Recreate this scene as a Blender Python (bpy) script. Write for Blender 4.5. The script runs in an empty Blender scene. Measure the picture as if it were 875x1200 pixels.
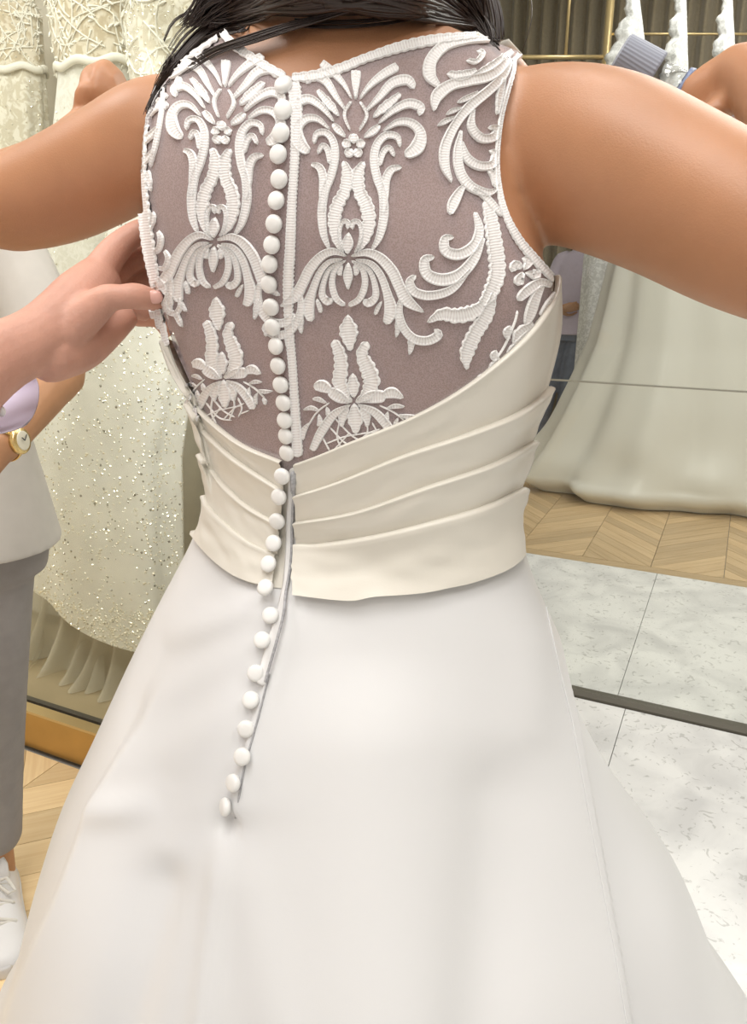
import bpy, bmesh, math, random
from mathutils import Vector, Matrix, noise
from mathutils.bvhtree import BVHTree
random.seed(7)
sc = bpy.context.scene
col = sc.collection
V = Vector
# ------------------------------------------------------------------ camera
W, H, FPX = 875.0, 1200.0, 900.0
CAM = V((0, 0, 1.38)); PITCH = math.radians(18)
cd = bpy.data.cameras.new('camera'); cam = bpy.data.objects.new('camera', cd); col.objects.link(cam)
cam.location = CAM; cam.rotation_euler = (math.pi / 2 - PITCH, 0, 0)
cd.sensor_fit = 'VERTICAL'; cd.sensor_height = 24; cd.sensor_width = 24; cd.lens = FPX / H * 24; cd.clip_start = 0.02
sc.camera = cam
sc.view_settings.view_transform = 'Standard'; sc.view_settings.look = 'None'
sc.view_settings.gamma = 1; sc.view_settings.use_curve_mapping = False
sc.view_settings.exposure = -0.47
wd = bpy.data.worlds.new('world'); sc.world = wd; wd.use_nodes = True
wd.node_tree.nodes['Background'].inputs[0].default_value = (1, .97, .93, 1)
wd.node_tree.nodes['Background'].inputs[1].default_value = 0.3
# room axes: ex runs along the mirror-side glass, en away from the camera
EX = V((.903, -.43, 0)); EN = V((.43, .903, 0))
def RM(x, n, z=0.0): return EX * x + EN * n + V((0, 0, z))
ROOMROT = math.atan2(EX.y, EX.x)
def lamp(name, x, n, z, sx, sy, power, color=(1, .98, .955), rot=(0, 0)):
    l = bpy.data.lights.new(name, 'AREA'); l.shape = 'RECTANGLE'; l.size = sx; l.size_y = sy
    l.energy = power; l.color = color
    o = bpy.data.objects.new(name, l); col.objects.link(o)
    o.location = RM(x, n, z); o.rotation_euler = (rot[0], rot[1], ROOMROT)
    return o
lamp('ceiling_lamp', -0.2, -0.1, 3.6, 1.0, 1.0, 46)
lamp('ceiling_lamp', -0.3, 1.3, 3.6, .8, .8, 20)
lamp('ceiling_lamp', -2.1, 0.2, 3.6, .9, .9, 48)
lamp('ceiling_lamp', 1.6, 0.2, 3.6, .9, .9, 30)
lamp('ceiling_lamp', 0.6, 3.2, 3.6, 1.2, .9, 46)
lamp('ceiling_lamp', 0.4, 5.2, 3.7, 2.2, .7, 78)
lamp('ceiling_lamp', 0.1, -1.4, 3.6, 1.3, 1.3, 44)
lamp('case_lamp_and_fill', -1.95, 1.425, 2.64, 1.7, .06, 8, (1, .985, .95), (.35, 0))
lamp('case_lamp_and_fill', -1.04, 1.43, 1.05, 1.7, .06, 3, (1, .985, .95), (0, math.pi / 2 - .25))  # added strip, hidden at the case end, to lighten the gowns
lamp('case_lamp_and_fill', -3.2, 1.43, 1.05, 1.7, .06, 5, (1, .985, .95), (0, -math.pi / 2 + .25))  # added opposite strip, unseen, also brightening the case

# ------------------------------------------------------------------ pixel <-> world
FWD = V((0, math.cos(PITCH), -math.sin(PITCH))); DN = V((0, -math.sin(PITCH), -math.cos(PITCH)))
def ray(px, py): return FWD + V((1, 0, 0)) * ((px - W / 2) / FPX) + DN * ((py - H / 2) / FPX)
def Pd(px, py, d): return CAM + ray(px, py) * d
def PF(px, py, z=0.0):
    r = ray(px, py); return CAM + r * ((z - CAM.z) / r.z)
def PN(px, py, n):
    r = ray(px, py); return CAM + r * ((n - CAM.dot(EN)) / r.dot(EN))
def proj(p):
    q = p - CAM; d = q.dot(FWD)
    return W / 2 + FPX * q.x / d, H / 2 + FPX * q.dot(DN) / d, d
def lerp_tab(tab, x):
    if x <= tab[0][0]: i = 0
    else:
        i = len(tab) - 2
        for k in range(len(tab) - 1):
            if x < tab[k + 1][0]: i = k; break
    a, b = tab[i], tab[i + 1]; t = (x - a[0]) / (b[0] - a[0])
    if x < tab[0][0]: t = max(t, -1.5)
    return [a[j] + (b[j] - a[j]) * t for j in range(1, len(a))]
def catmull(pts, step, w=None):
    """resample a polyline (2D or 3D tuples, with extra values) smoothly"""
    P = [tuple(p) for p in pts]; P = [tuple(2 * a - b for a, b in zip(P[0], P[1]))] + P + [tuple(2 * a - b for a, b in zip(P[-1], P[-2]))]
    out = []
    for i in range(1, len(P) - 2):
        p0, p1, p2, p3 = P[i - 1:i + 3]
        L = math.dist(p1[:2] if len(p1) < 4 else p1[:3], p2[:2] if len(p1) < 4 else p2[:3])
        n = max(1, int(math.ceil(L / step)))
        for k in range(n):
            t = k / n
            out.append(tuple(.5 * (2 * b + (c - a) * t + (2 * a - 5 * b + 4 * c - d) * t * t + (3 * b - a - 3 * c + d) * t ** 3) for a, b, c, d in zip(p0, p1, p2, p3)))
    out.append(P[-2])
    return out
# ------------------------------------------------------------------ materials
def mat(name, color, rough=.6, metal=0, spec=.5, sheen=0, trans=0, noise_amt=0, noise_scale=20, bump=0, bump_scale=200, c2=None, alpha=1, sss=0, wave=None, coat=0, emis=0):
    m = bpy.data.materials.new(name); m.use_nodes = True
    nt = m.node_tree; N = nt.nodes; L = nt.links
    b = N['Principled BSDF']
    b.inputs['Base Color'].default_value = (*color, 1); b.inputs['Roughness'].default_value = rough
    b.inputs['Metallic'].default_value = metal; b.inputs['Specular IOR Level'].default_value = spec
    b.inputs['Sheen Weight'].default_value = sheen; b.inputs['Transmission Weight'].default_value = trans
    b.inputs['Alpha'].default_value = alpha; b.inputs['Coat Weight'].default_value = coat
    if sss:
        b.inputs['Subsurface Weight'].default_value = sss; b.inputs['Subsurface Radius'].default_value = (.012, .005, .003); b.inputs['Subsurface Scale'].default_value = 1
    tc = N.new('ShaderNodeTexCoord')
    if noise_amt or c2:
        n = N.new('ShaderNodeTexNoise'); n.inputs['Scale'].default_value = noise_scale; n.inputs['Detail'].default_value = 5
        L.new(tc.outputs['Object'], n.inputs['Vector'])
        r = N.new('ShaderNodeValToRGB'); L.new(n.outputs['Fac'], r.inputs['Fac'])
        r.color_ramp.elements[0].position = .35; r.color_ramp.elements[1].position = .65
        c2 = c2 or tuple(c * (1 - noise_amt) for c in color)
        r.color_ramp.elements[0].color = (*c2, 1); r.color_ramp.elements[1].color = (*color, 1)
        L.new(r.outputs['Color'], b.inputs['Base Color'])
    if bump:
        n = N.new('ShaderNodeTexNoise'); n.inputs['Scale'].default_value = bump_scale; n.inputs['Detail'].default_value = 3
        L.new(tc.outputs['Object'], n.inputs['Vector'])
        bp = N.new('ShaderNodeBump'); bp.inputs['Strength'].default_value = bump; bp.inputs['Distance'].default_value = .002
        L.new(n.outputs['Fac'], bp.inputs['Height']); L.new(bp.outputs['Normal'], b.inputs['Normal'])
    return m
def sheer(name, color, amount, weave=0, rough=.7):
    """open net fabric: part of the light goes straight through"""
    m = mat(name, color, rough, sheen=.2); nt = m.node_tree; N = nt.nodes; L = nt.links
    mx = N.new('ShaderNodeMixShader'); tr = N.new('ShaderNodeBsdfTransparent')
    mx.inputs[0].default_value = amount
    L.new(tr.outputs[0], mx.inputs[1]); L.new(N['Principled BSDF'].outputs[0], mx.inputs[2])
    if weave:
        tc = N.new('ShaderNodeTexCoord'); vo = N.new('ShaderNodeTexVoronoi'); vo.inputs['Scale'].default_value = weave
        L.new(tc.outputs['Object'], vo.inputs['Vector'])
        mr = N.new('ShaderNodeMapRange'); mr.inputs['From Max'].default_value = .7; mr.inputs['To Min'].default_value = amount - .14; mr.inputs['To Max'].default_value = amount + .14
        L.new(vo.outputs['Distance'], mr.inputs['Value']); L.new(mr.outputs[0], mx.inputs[0])
    L.new(mx.outputs[0], N['Material Output'].inputs['Surface'])
    return m
def glass_mat(name, tint=(1, 1, 1), refl=.06):
    m = bpy.data.materials.new(name); m.use_nodes = True; N = m.node_tree.nodes; L = m.node_tree.links
    N.remove(N['Principled BSDF'])
    tr = N.new('ShaderNodeBsdfTransparent'); tr.inputs[0].default_value = (*tint, 1)
    gl = N.new('ShaderNodeBsdfGlossy'); gl.inputs['Roughness'].default_value = .02
    lw = N.new('ShaderNodeLayerWeight'); lw.inputs['Blend'].default_value = .5; pw = N.new('ShaderNodeMath'); pw.operation = 'POWER'; pw.inputs[1].default_value = 5; L.new(lw.outputs['Facing'], pw.inputs[0])
    mr = N.new('ShaderNodeMapRange'); mr.inputs['To Min'].default_value = refl * .35; mr.inputs['To Max'].default_value = .6
    L.new(pw.outputs[0], mr.inputs['Value'])
    mx = N.new('ShaderNodeMixShader'); L.new(mr.outputs[0], mx.inputs[0]); L.new(tr.outputs[0], mx.inputs[1]); L.new(gl.outputs[0], mx.inputs[2])
    L.new(mx.outputs[0], N['Material Output'].inputs['Surface'])
    return m
def marble_mat():
    m = mat('marble', (.75, .75, .74), .22, spec=.5); N = m.node_tree.nodes; L = m.node_tree.links; b = N['Principled BSDF']
    g = N.new('ShaderNodeNewGeometry')
    n1 = N.new('ShaderNodeTexNoise'); n1.inputs['Scale'].default_value = 5; n1.inputs['Detail'].default_value = 8; n1.inputs['Distortion'].default_value = .6
    r1 = N.new('ShaderNodeValToRGB'); r1.color_ramp.elements[0].position = .33; r1.color_ramp.elements[0].color = (.60, .60, .60, 1)
    r1.color_ramp.elements[1].position = .6; r1.color_ramp.elements[1].color = (.80, .80, .79, 1)
    n2 = N.new('ShaderNodeTexNoise'); n2.inputs['Scale'].default_value = 26; n2.inputs['Detail'].default_value = 6; n2.inputs['Distortion'].default_value = 2.2
    r2 = N.new('ShaderNodeValToRGB'); e = r2.color_ramp.elements
    e[0].position = .345; e[0].color = (.66, .66, .65, 1); e[1].position = .40; e[1].color = (1, 1, 1, 1)
    mm = N.new('ShaderNodeMixRGB'); mm.blend_type = 'MULTIPLY'; mm.inputs[0].default_value = .8
    for n in (n1, n2): L.new(g.outputs['Position'], n.inputs['Vector'])
    L.new(n1.outputs['Fac'], r1.inputs['Fac']); L.new(n2.outputs['Fac'], r2.inputs['Fac'])
    L.new(r1.outputs['Color'], mm.inputs[1]); L.new(r2.outputs['Color'], mm.inputs[2]); L.new(mm.outputs[0], b.inputs['Base Color'])
    return m
def wood_mat(name, c1, c2):
    m = mat(name, c1, .42); N = m.node_tree.nodes; L = m.node_tree.links; b = N['Principled BSDF']
    tc = N.new('ShaderNodeTexCoord'); mp = N.new('ShaderNodeMapping'); mp.inputs['Scale'].default_value = (3, 55, 10)
    n = N.new('ShaderNodeTexNoise'); n.inputs['Scale'].default_value = 1.2; n.inputs['Detail'].default_value = 6; n.inputs['Distortion'].default_value = .8
    r = N.new('ShaderNodeValToRGB'); r.color_ramp.elements[0].position = .35; r.color_ramp.elements[1].position = .7
    r.color_ramp.elements[0].color = (*c2, 1); r.color_ramp.elements[1].color = (*c1, 1)
    oi = N.new('ShaderNodeObjectInfo'); hs = N.new('ShaderNodeHueSaturation')
    mr = N.new('ShaderNodeMapRange'); mr.inputs['To Min'].default_value = .82; mr.inputs['To Max'].default_value = 1.12
    ad = N.new('ShaderNodeVectorMath')
    L.new(tc.outputs['Object'], ad.inputs[0]); L.new(oi.outputs['Random'], ad.inputs[1])
    L.new(ad.outputs[0], mp.inputs['Vector']); L.new(mp.outputs[0], n.inputs['Vector']); L.new(n.outputs['Fac'], r.inputs['Fac'])
    L.new(oi.outputs['Random'], mr.inputs['Value']); L.new(mr.outputs[0], hs.inputs['Value'])
    L.new(r.outputs['Color'], hs.inputs['Color']); L.new(hs.outputs['Color'], b.inputs['Base Color'])
    return m
def lace_mat():
    m = mat('lace_thread', (.93, .91, .9), .65, sheen=.3); N = m.node_tree.nodes; L = m.node_tree.links; b = N['Principled BSDF']
    at = N.new('ShaderNodeAttribute'); at.attribute_name = 'core'
    wv = N.new('ShaderNodeTexWave'); wv.wave_type = 'BANDS'; wv.bands_direction = 'X'; wv.inputs['Scale'].default_value = .085; wv.inputs['Distortion'].default_value = .6
    uv = N.new('ShaderNodeAttribute'); uv.attribute_name = 'along'
    cm = N.new('ShaderNodeCombineXYZ'); L.new(uv.outputs['Fac'], cm.inputs[0]); L.new(cm.outputs[0], wv.inputs['Vector'])
    mu = N.new('ShaderNodeMath'); mu.operation = 'MULTIPLY'; L.new(at.outputs['Fac'], mu.inputs[0]); L.new(wv.outputs['Fac'], mu.inputs[1])
    mx = N.new('ShaderNodeMixRGB'); mx.inputs[1].default_value = (.96, .95, .94, 1); mx.inputs[2].default_value = (.76, .71, .70, 1)
    L.new(mu.outputs[0], mx.inputs[0]); L.new(mx.outputs[0], b.inputs['Base Color'])
    bp = N.new('ShaderNodeBump'); bp.inputs['Strength'].default_value = .25; bp.inputs['Distance'].default_value = .001
    L.new(wv.outputs['Fac'], bp.inputs['Height']); L.new(bp.outputs['Normal'], b.inputs['Normal'])
    return m
def lacy_mat(name, c1, c2, scale=60, c3=None):
    m = mat(name, c1, .6, sheen=.3); N = m.node_tree.nodes; L = m.node_tree.links; b = N['Principled BSDF']
    tc = N.new('ShaderNodeTexCoord'); v = N.new('ShaderNodeTexNoise'); v.inputs['Scale'].default_value = scale; v.inputs['Distortion'].default_value = 1.4; v.inputs['Detail'].default_value = 2
    L.new(tc.outputs['Object'], v.inputs['Vector'])
    r = N.new('ShaderNodeValToRGB'); r.color_ramp.elements[0].position = .46; r.color_ramp.elements[1].position = .56
    r.color_ramp.elements[0].color = (*c2, 1); r.color_ramp.elements[1].color = (*c1, 1)
    L.new(v.outputs['Fac'], r.inputs['Fac']); L.new(r.outputs['Color'], b.inputs['Base Color'])
    bp = N.new('ShaderNodeBump'); bp.inputs['Strength'].default_value = .4; bp.inputs['Distance'].default_value = .003
    L.new(v.outputs['Fac'], bp.inputs['Height']); L.new(bp.outputs['Normal'], b.inputs['Normal'])
    return m
M = {}
M['skin'] = mat('skin_tan', (.50, .245, .13), .42, spec=.4, noise_amt=.10, noise_scale=14, bump=.12, bump_scale=700, sss=.12)
M['skin_pink'] = mat('skin_rosy', (.62, .33, .245), .5, spec=.4, noise_amt=.14, noise_scale=30, bump=.2, bump_scale=400, sss=.12)
M['skin_b'] = mat('skin_warm', (.52, .27, .14), .5, spec=.4, noise_amt=.1, noise_scale=25)
M['nail'] = mat('nail', (.74, .42, .36), .25)
M['hair'] = mat('dark_hair', (.026, .014, .010), .42, spec=.5)
M['hair2'] = mat('brown_hair', (.06, .03, .02), .5)
M['tulle'] = sheer('mauve_illusion_tulle', (.47, .39, .40), .56, weave=900)
M['lace'] = lace_mat()
M['satin'] = mat('white_satin', (.76, .76, .765), .36, spec=.45, sheen=.25, bump=.03, bump_scale=900)
M['ivory'] = mat('ivory_satin', (.79, .755, .675), .38, spec=.45, sheen=.2, bump=.03, bump_scale=700)
M['ivory_gown'] = mat('soft_ivory_satin', (.79, .78, .72), .33, spec=.5, sheen=.2)
M['button'] = mat('satin_button', (.86, .85, .83), .4, sheen=.3)
M['zip'] = mat('zip_teeth', (.48, .48, .5), .45, noise_amt=.3, noise_scale=400)
M['tape'] = mat('zip_tape', (.84, .83, .82), .7)
M['marble'] = marble_mat()
M['oak'] = wood_mat('light_oak', (.90, .70, .42), (.80, .58, .32))
M['oak2'] = wood_mat('oak_parquet', (.62, .455, .26), (.50, .35, .185))
M['grout'] = mat('grout', (.36, .35, .33), .9)
M['darkgap'] = mat('dark_channel', (.10, .09, .07), .5)
M['steel'] = mat('brushed_edge', (.34, .33, .28), .35, metal=.6)
M['gold'] = mat('brushed_gold', (.62, .40, .14), .38, metal=.7, noise_amt=.1, noise_scale=8)
M['gold2'] = mat('pale_gold_metal', (.70, .54, .27), .35, metal=.6)
M['glass'] = glass_mat('clear_glass', (.98, .99, .97))
M['glass_green'] = glass_mat('case_glass', (.975, .985, .96))
M['wall'] = mat('warm_white_paint', (.80, .77, .72), .8, noise_amt=.03, noise_scale=6)
M['ceil'] = mat('white_ceiling_paint', (.88, .87, .85), .9)
M['curtain'] = mat('taupe_drape', (.30, .25, .165), .75, sheen=.3, noise_amt=.15, noise_scale=60)
M['casefloor'] = mat('case_board', (.50, .40, .25), .5, noise_amt=.15, noise_scale=7)
M['caseback'] = mat('case_back_fabric', (.74, .70, .60), .8, noise_amt=.1, noise_scale=9)
M['gown_cream'] = lacy_mat('cream_lace', (.84, .81, .72), (.66, .61, .49), 34)
M['gown_beige'] = lacy_mat('beige_lace', (.76, .70, .58), (.56, .48, .34), 30)
M['gown_white'] = lacy_mat('white_lace', (.88, .87, .83), (.80, .79, .73), 40)
M['gown_tulle'] = mat('glitter_tulle', (.86, .85, .81), .6, sheen=.4, noise_amt=.1, noise_scale=12)
M['gown_cool'] = lacy_mat('cool_white_lace', (.86, .87, .87), (.66, .67, .66), 40)
M['ruffle'] = sheer('beige_soft_tulle', (.74, .68, .55), .5)
M['sequin'] = mat('sequin', (.92, .88, .76), .16, metal=.5)
M['sequin_dark'] = mat('smoky_sequin', (.36, .35, .31), .2, metal=.6)
M['thread'] = mat('ivory_thread', (.88, .86, .78), .6)
M['lavender'] = mat('lavender_cotton', (.64, .57, .72), .75, sheen=.2, noise_amt=.05, noise_scale=40)
M['jeans'] = mat('blue_denim', (.19, .235, .34), .8, noise_amt=.25, noise_scale=22)
M['tee'] = mat('off_white_jersey', (.60, .57, .52), .8, noise_amt=.05, noise_scale=25)
M['trouser'] = mat('taupe_twill', (.30, .275, .26), .75, noise_amt=.10, noise_scale=30, bump=.1, bump_scale=500)
M['sneaker'] = mat('white_leather', (.78, .77, .77), .5)
M['sole'] = mat('white_rubber', (.70, .69, .69), .6)
M['lace_cord'] = mat('cotton_shoelace', (.73, .70, .64), .8)
M['black'] = mat('black_print', (.03, .03, .03), .6)
M['beigeshoe'] = mat('beige_shoe', (.52, .46, .38), .7)
M['watch_gold'] = mat('watch_gold', (.78, .58, .25), .25, metal=.85)
M['watch_face'] = mat('watch_face', (.80, .76, .62), .3)
M['strap'] = mat('watch_strap_steel', (.60, .58, .52), .3, metal=.8)
M['cap'] = mat('grey_blue_plastic', (.30, .32, .385), .45, noise_amt=.05)
M['bottle'] = glass_mat('bottle_plastic', (.90, .90, .90), .25)
M['bottle_ring'] = mat('bottle_blue_band', (.16, .20, .33), .4)
M['bottle_label'] = mat('bottle_liquid', (.55, .47, .46), .3)
# ------------------------------------------------------------------ object helpers
def tag(o, label=None, cat=None, group=None, kind=None):
    if label: o['label'] = label
    if cat: o['category'] = cat
    if group: o['group'] = group
    if kind: o['kind'] = kind
    return o
def empty(name, loc=(0, 0, 0)):
    o = bpy.data.objects.new(name, None); col.objects.link(o); o.location = loc; o.empty_display_size = .1
    return o
def put(o, parent):
    if parent is not None:
        o.parent = parent
        o.matrix_parent_inverse = Matrix.Translation(-world_loc(parent))
def world_loc(o):
    l = V(o.location); return l
def obj(name, bm, m, parent=None, smooth=True, keep=False):
    me = bm
    if isinstance(bm, bmesh.types.BMesh):
        me = bpy.data.meshes.new(name); bm.to_mesh(me); bm.free()
    o = bpy.data.objects.new(name, me); col.objects.link(o)
    if m is not None and not me.materials: me.materials.append(m)
    if smooth and len(me.polygons): me.polygons.foreach_set('use_smooth', [True] * len(me.polygons))
    put(o, parent)
    return o
def box_bm(c, size, ax=EX, ay=EN, bm=None, bevel=0):
    bm = bm or bmesh.new(); az = ax.cross(ay)
    hx, hy, hz = size[0] / 2, size[1] / 2, size[2] / 2
    vs = [bm.verts.new(V(c) + ax * (sx * hx) + ay * (sy * hy) + az * (sz * hz)) for sx in (-1, 1) for sy in (-1, 1) for sz in (-1, 1)]
    fs = []
    for f in ((0, 1, 3, 2), (4, 6, 7, 5), (0, 4, 5, 1), (2, 3, 7, 6), (0, 2, 6, 4), (1, 5, 7, 3)): fs.append(bm.faces.new([vs[i] for i in f]))
    if bevel:
        bmesh.ops.bevel(bm, geom=list({e for f in fs for e in f.edges}), offset=bevel, segments=2, affect='EDGES', profile=.5)
    return bm
def box(name, c, size, m, parent=None, ax=EX, ay=EN, bevel=0):
    return obj(name, box_bm(c, size, ax, ay, None, bevel), m, parent, smooth=False)
def loft(bm, rings, cap=True, closed=True):
    R = [[bm.verts.new(p) for p in r] for r in rings]
    n = len(R[0])
    for a, b in zip(R, R[1:]):
        for k in range(n if closed else n - 1):
            bm.faces.new((a[k], a[(k + 1) % n], b[(k + 1) % n], b[k]))
    if cap and closed:
        for r in (list(reversed(R[0])), R[-1]): bm.faces.new(r)
    return R
def tube(bm, pts, radii, seg=14, cap=True, flat=1.0, up=None, round_ends=True):
    """closed tapering tube through 3D points; flat scales the second axis"""
    pts = [V(p) for p in pts]
    rr = list(radii) if hasattr(radii, '__len__') else [radii] * len(pts)
    fl = list(flat) if hasattr(flat, '__len__') else [flat] * len(pts)
    T = []
    for i in range(len(pts)):
        t = pts[min(i + 1, len(pts) - 1)] - pts[max(i - 1, 0)]; T.append(t.normalized())
    u = up if up is not None else (V((0, 0, 1)) if abs(T[0].z) < .9 else V((1, 0, 0)))
    u = (u - T[0] * u.dot(T[0])).normalized()
    rings = []
    def ring(c, t, u, r, f):
        w = t.cross(u)
        return [c + (u * math.cos(a) * r) + (w * math.sin(a) * r * f) for a in [2 * math.pi * k / seg for k in range(seg)]]
    if round_ends:
        for s in (1.0, .8, .45): rings.append(ring(pts[0] - T[0] * rr[0] * .75 * s, T[0], u, rr[0] * math.sqrt(max(0.004, 1 - s * s)), fl[0]))
    for i, p in enumerate(pts):
        u = (u - T[i] * u.dot(T[i])).normalized()
        rings.append(ring(p, T[i], u, rr[i], fl[i]))
    if round_ends:
        for s in (.45, .8, 1.0): rings.append(ring(pts[-1] + T[-1] * rr[-1] * .75 * s, T[-1], u, rr[-1] * math.sqrt(max(0.004, 1 - s * s)), fl[-1]))
    loft(bm, rings, cap)
    return bm
def stube(bm, pr, step=.02, seg=14, **k):
    """tube through (x,y,z,r[,flat]) control tuples, smoothed"""
    q = catmull([tuple(p[0]) + tuple(p[1:]) for p in pr], step)
    fl = k.pop('flat', 1.0)
    if len(q[0]) > 4: fl = [x[4] for x in q]
    tube(bm, [x[:3] for x in q], [max(x[3], 1e-4) for x in q], seg, flat=fl, **k)
def remesh(bm, voxel, smooth_n=6, fac=.5, name='m'):
    me = bpy.data.meshes.new(name); bmesh.ops.recalc_face_normals(bm, faces=bm.faces); bm.to_mesh(me); bm.free()
    o = bpy.data.objects.new('tmp', me); col.objects.link(o)
    r = o.modifiers.new('r', 'REMESH'); r.mode = 'VOXEL'; r.voxel_size = voxel; r.use_smooth_shade = True
    if smooth_n:
        s = o.modifiers.new('s', 'SMOOTH'); s.factor = fac; s.iterations = smooth_n
    dg = bpy.context.evaluated_depsgraph_get(); ev = o.evaluated_get(dg)
    out = bpy.data.meshes.new_from_object(ev)
    bpy.data.objects.remove(o); out.name = name
    return out
def smooth_masked(me, n_all, n_fine, spots):
    import numpy as np
    nv = len(me.vertices); co = np.empty(nv * 3); me.vertices.foreach_get('co', co); co = co.reshape(-1, 3)
    ed = np.empty(len(me.edges) * 2, dtype=np.int64); me.edges.foreach_get('vertices', ed); a, b = ed[0::2], ed[1::2]
    deg = (np.bincount(a, minlength=nv) + np.bincount(b, minlength=nv))[:, None]
    keep = np.zeros(nv, bool)
    for c, r in spots: keep |= np.linalg.norm(co - np.array(c), axis=1) < r
    for it in range(n_all):
        s_ = np.zeros_like(co)
        for k in range(3): s_[:, k] = np.bincount(a, co[b, k], nv) + np.bincount(b, co[a, k], nv)
        nw = co + .5 * (s_ / np.maximum(deg, 1) - co)
        if it >= n_fine: nw[keep] = co[keep]
        co = nw
    me.vertices.foreach_set('co', co.ravel()); me.update()
def ellipsoid(bm, c, r, rot=None, seg=20):
    mtx = Matrix.Translation(V(c)) @ (rot.to_4x4() if rot else Matrix()) @ Matrix.Diagonal((*r, 1))
    bmesh.ops.create_uvsphere(bm, u_segments=seg, v_segments=seg // 2, radius=1, matrix=mtx)
def ring_pts(c, z, a, b, th, n=96, e=2.0, bfront=None):
    out = []; ca, sa = math.cos(th), math.sin(th)
    for k in range(n):
        t = 2 * math.pi * k / n; x = math.copysign(abs(math.cos(t)) ** (2 / e), math.cos(t)) * a
        bb = b if math.sin(t) < 0 or bfront is None else bfront
        y = math.copysign(abs(math.sin(t)) ** (2 / e), math.sin(t)) * bb
        out.append(V((c[0] + x * ca - y * sa, c[1] + x * sa + y * ca, z)))
    return out
def fit_ring(z, cy, b, th, tab, n=96, e=2.2, kb=None, bfront=None):
    """an elliptical cross-section whose width matches the measured outline"""
    cx, a = 0.0, .2
    for _ in range(14):
        bb = b if kb is None else kb * a
        pts = ring_pts((cx, cy), z, a, bb, th, n, e, bfront if bfront else None)
        q = [proj(p) for p in pts]
        l = min(q, key=lambda s: s[0]); r = max(q, key=lambda s: s[0])
        eL = lerp_tab(tab, l[1])[0] - l[0]; eR = lerp_tab(tab, r[1])[1] - r[0]
        dd = (l[2] + r[2]) / 2 / FPX
        cx += (eL + eR) / 2 * dd * .9; a = max(.03, a + (eR - eL) / 2 * dd * .9)
    return cx, a, (b if kb is None else kb * a)
TH = math.radians(-27)
BACK = V((math.sin(TH), -math.cos(TH), 0))
# ------------------------------------------------------------------ setting
room = []
def struct(o): o['kind'] = 'structure'; return o
fl = struct(box('floor', RM(.5, 2.2, -.03), (8.4, 9.8, .03), M['grout']))
HW = 4.2
for nm, c, s in (('wall_back', RM(.5, 7.15, 1.95), (8.6, .1, 4.0)), ('wall_front', RM(.5, -2.75, 1.95), (8.6, .1, 4.0)),
                 ('wall_left', RM(-3.75, 2.2, 1.95), (.1, 9.8, 4.0)), ('wall_right', RM(4.75, 2.2, 1.95), (.1, 9.8, 4.0))):
    struct(box(nm, c, s, M['wall']))
struct(box('ceiling', RM(.5, 2.2, 3.95), (8.6, 9.9, .1), M['ceil']))
# marble slabs: joints from the photograph's two visible joint lines
mA, mB = PF(640, 652), PF(875, 688)         # far edge of the marble
nfar = (mA.dot(EN) + mB.dot(EN)) / 2
j1 = PF(715, 890); j1x = j1.dot(EX)
SL = .92
bmc = {}
def slab(x0, x1, n0, n1, m, name):
    g = .0022
    bm = box_bm(RM((x0 + x1) / 2, (n0 + n1) / 2, -.0075), (x1 - x0 - g, n1 - n0 - g, .015))
    o = obj(name, bm, m, fl, smooth=False); return o
NMIR = 2.33
MX0 = -1.15
xs = [MX0, j1x, j1x + SL, j1x + 2 * SL, j1x + 3 * SL, j1x + 4 * SL, 4.7]
ns = [-2.7, -1.6, -.6, .4, 1.28, NMIR - .012]
for a, b in zip(xs, xs[1:]):
    for c, d in zip(ns, ns[1:]): slab(a, b, c, d, M['marble'], 'marble_tile')
xs2 = [MX0 - .4] + [PF(748, 740).dot(EX) + SL * k for k in range(6)] + [4.7]
for a, b in zip(xs2, xs2[1:]): slab(a, b, NMIR + .05, nfar, M['marble'], 'marble_tile')  # beyond the mirror line: reflected marble, laid as real slabs
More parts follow.
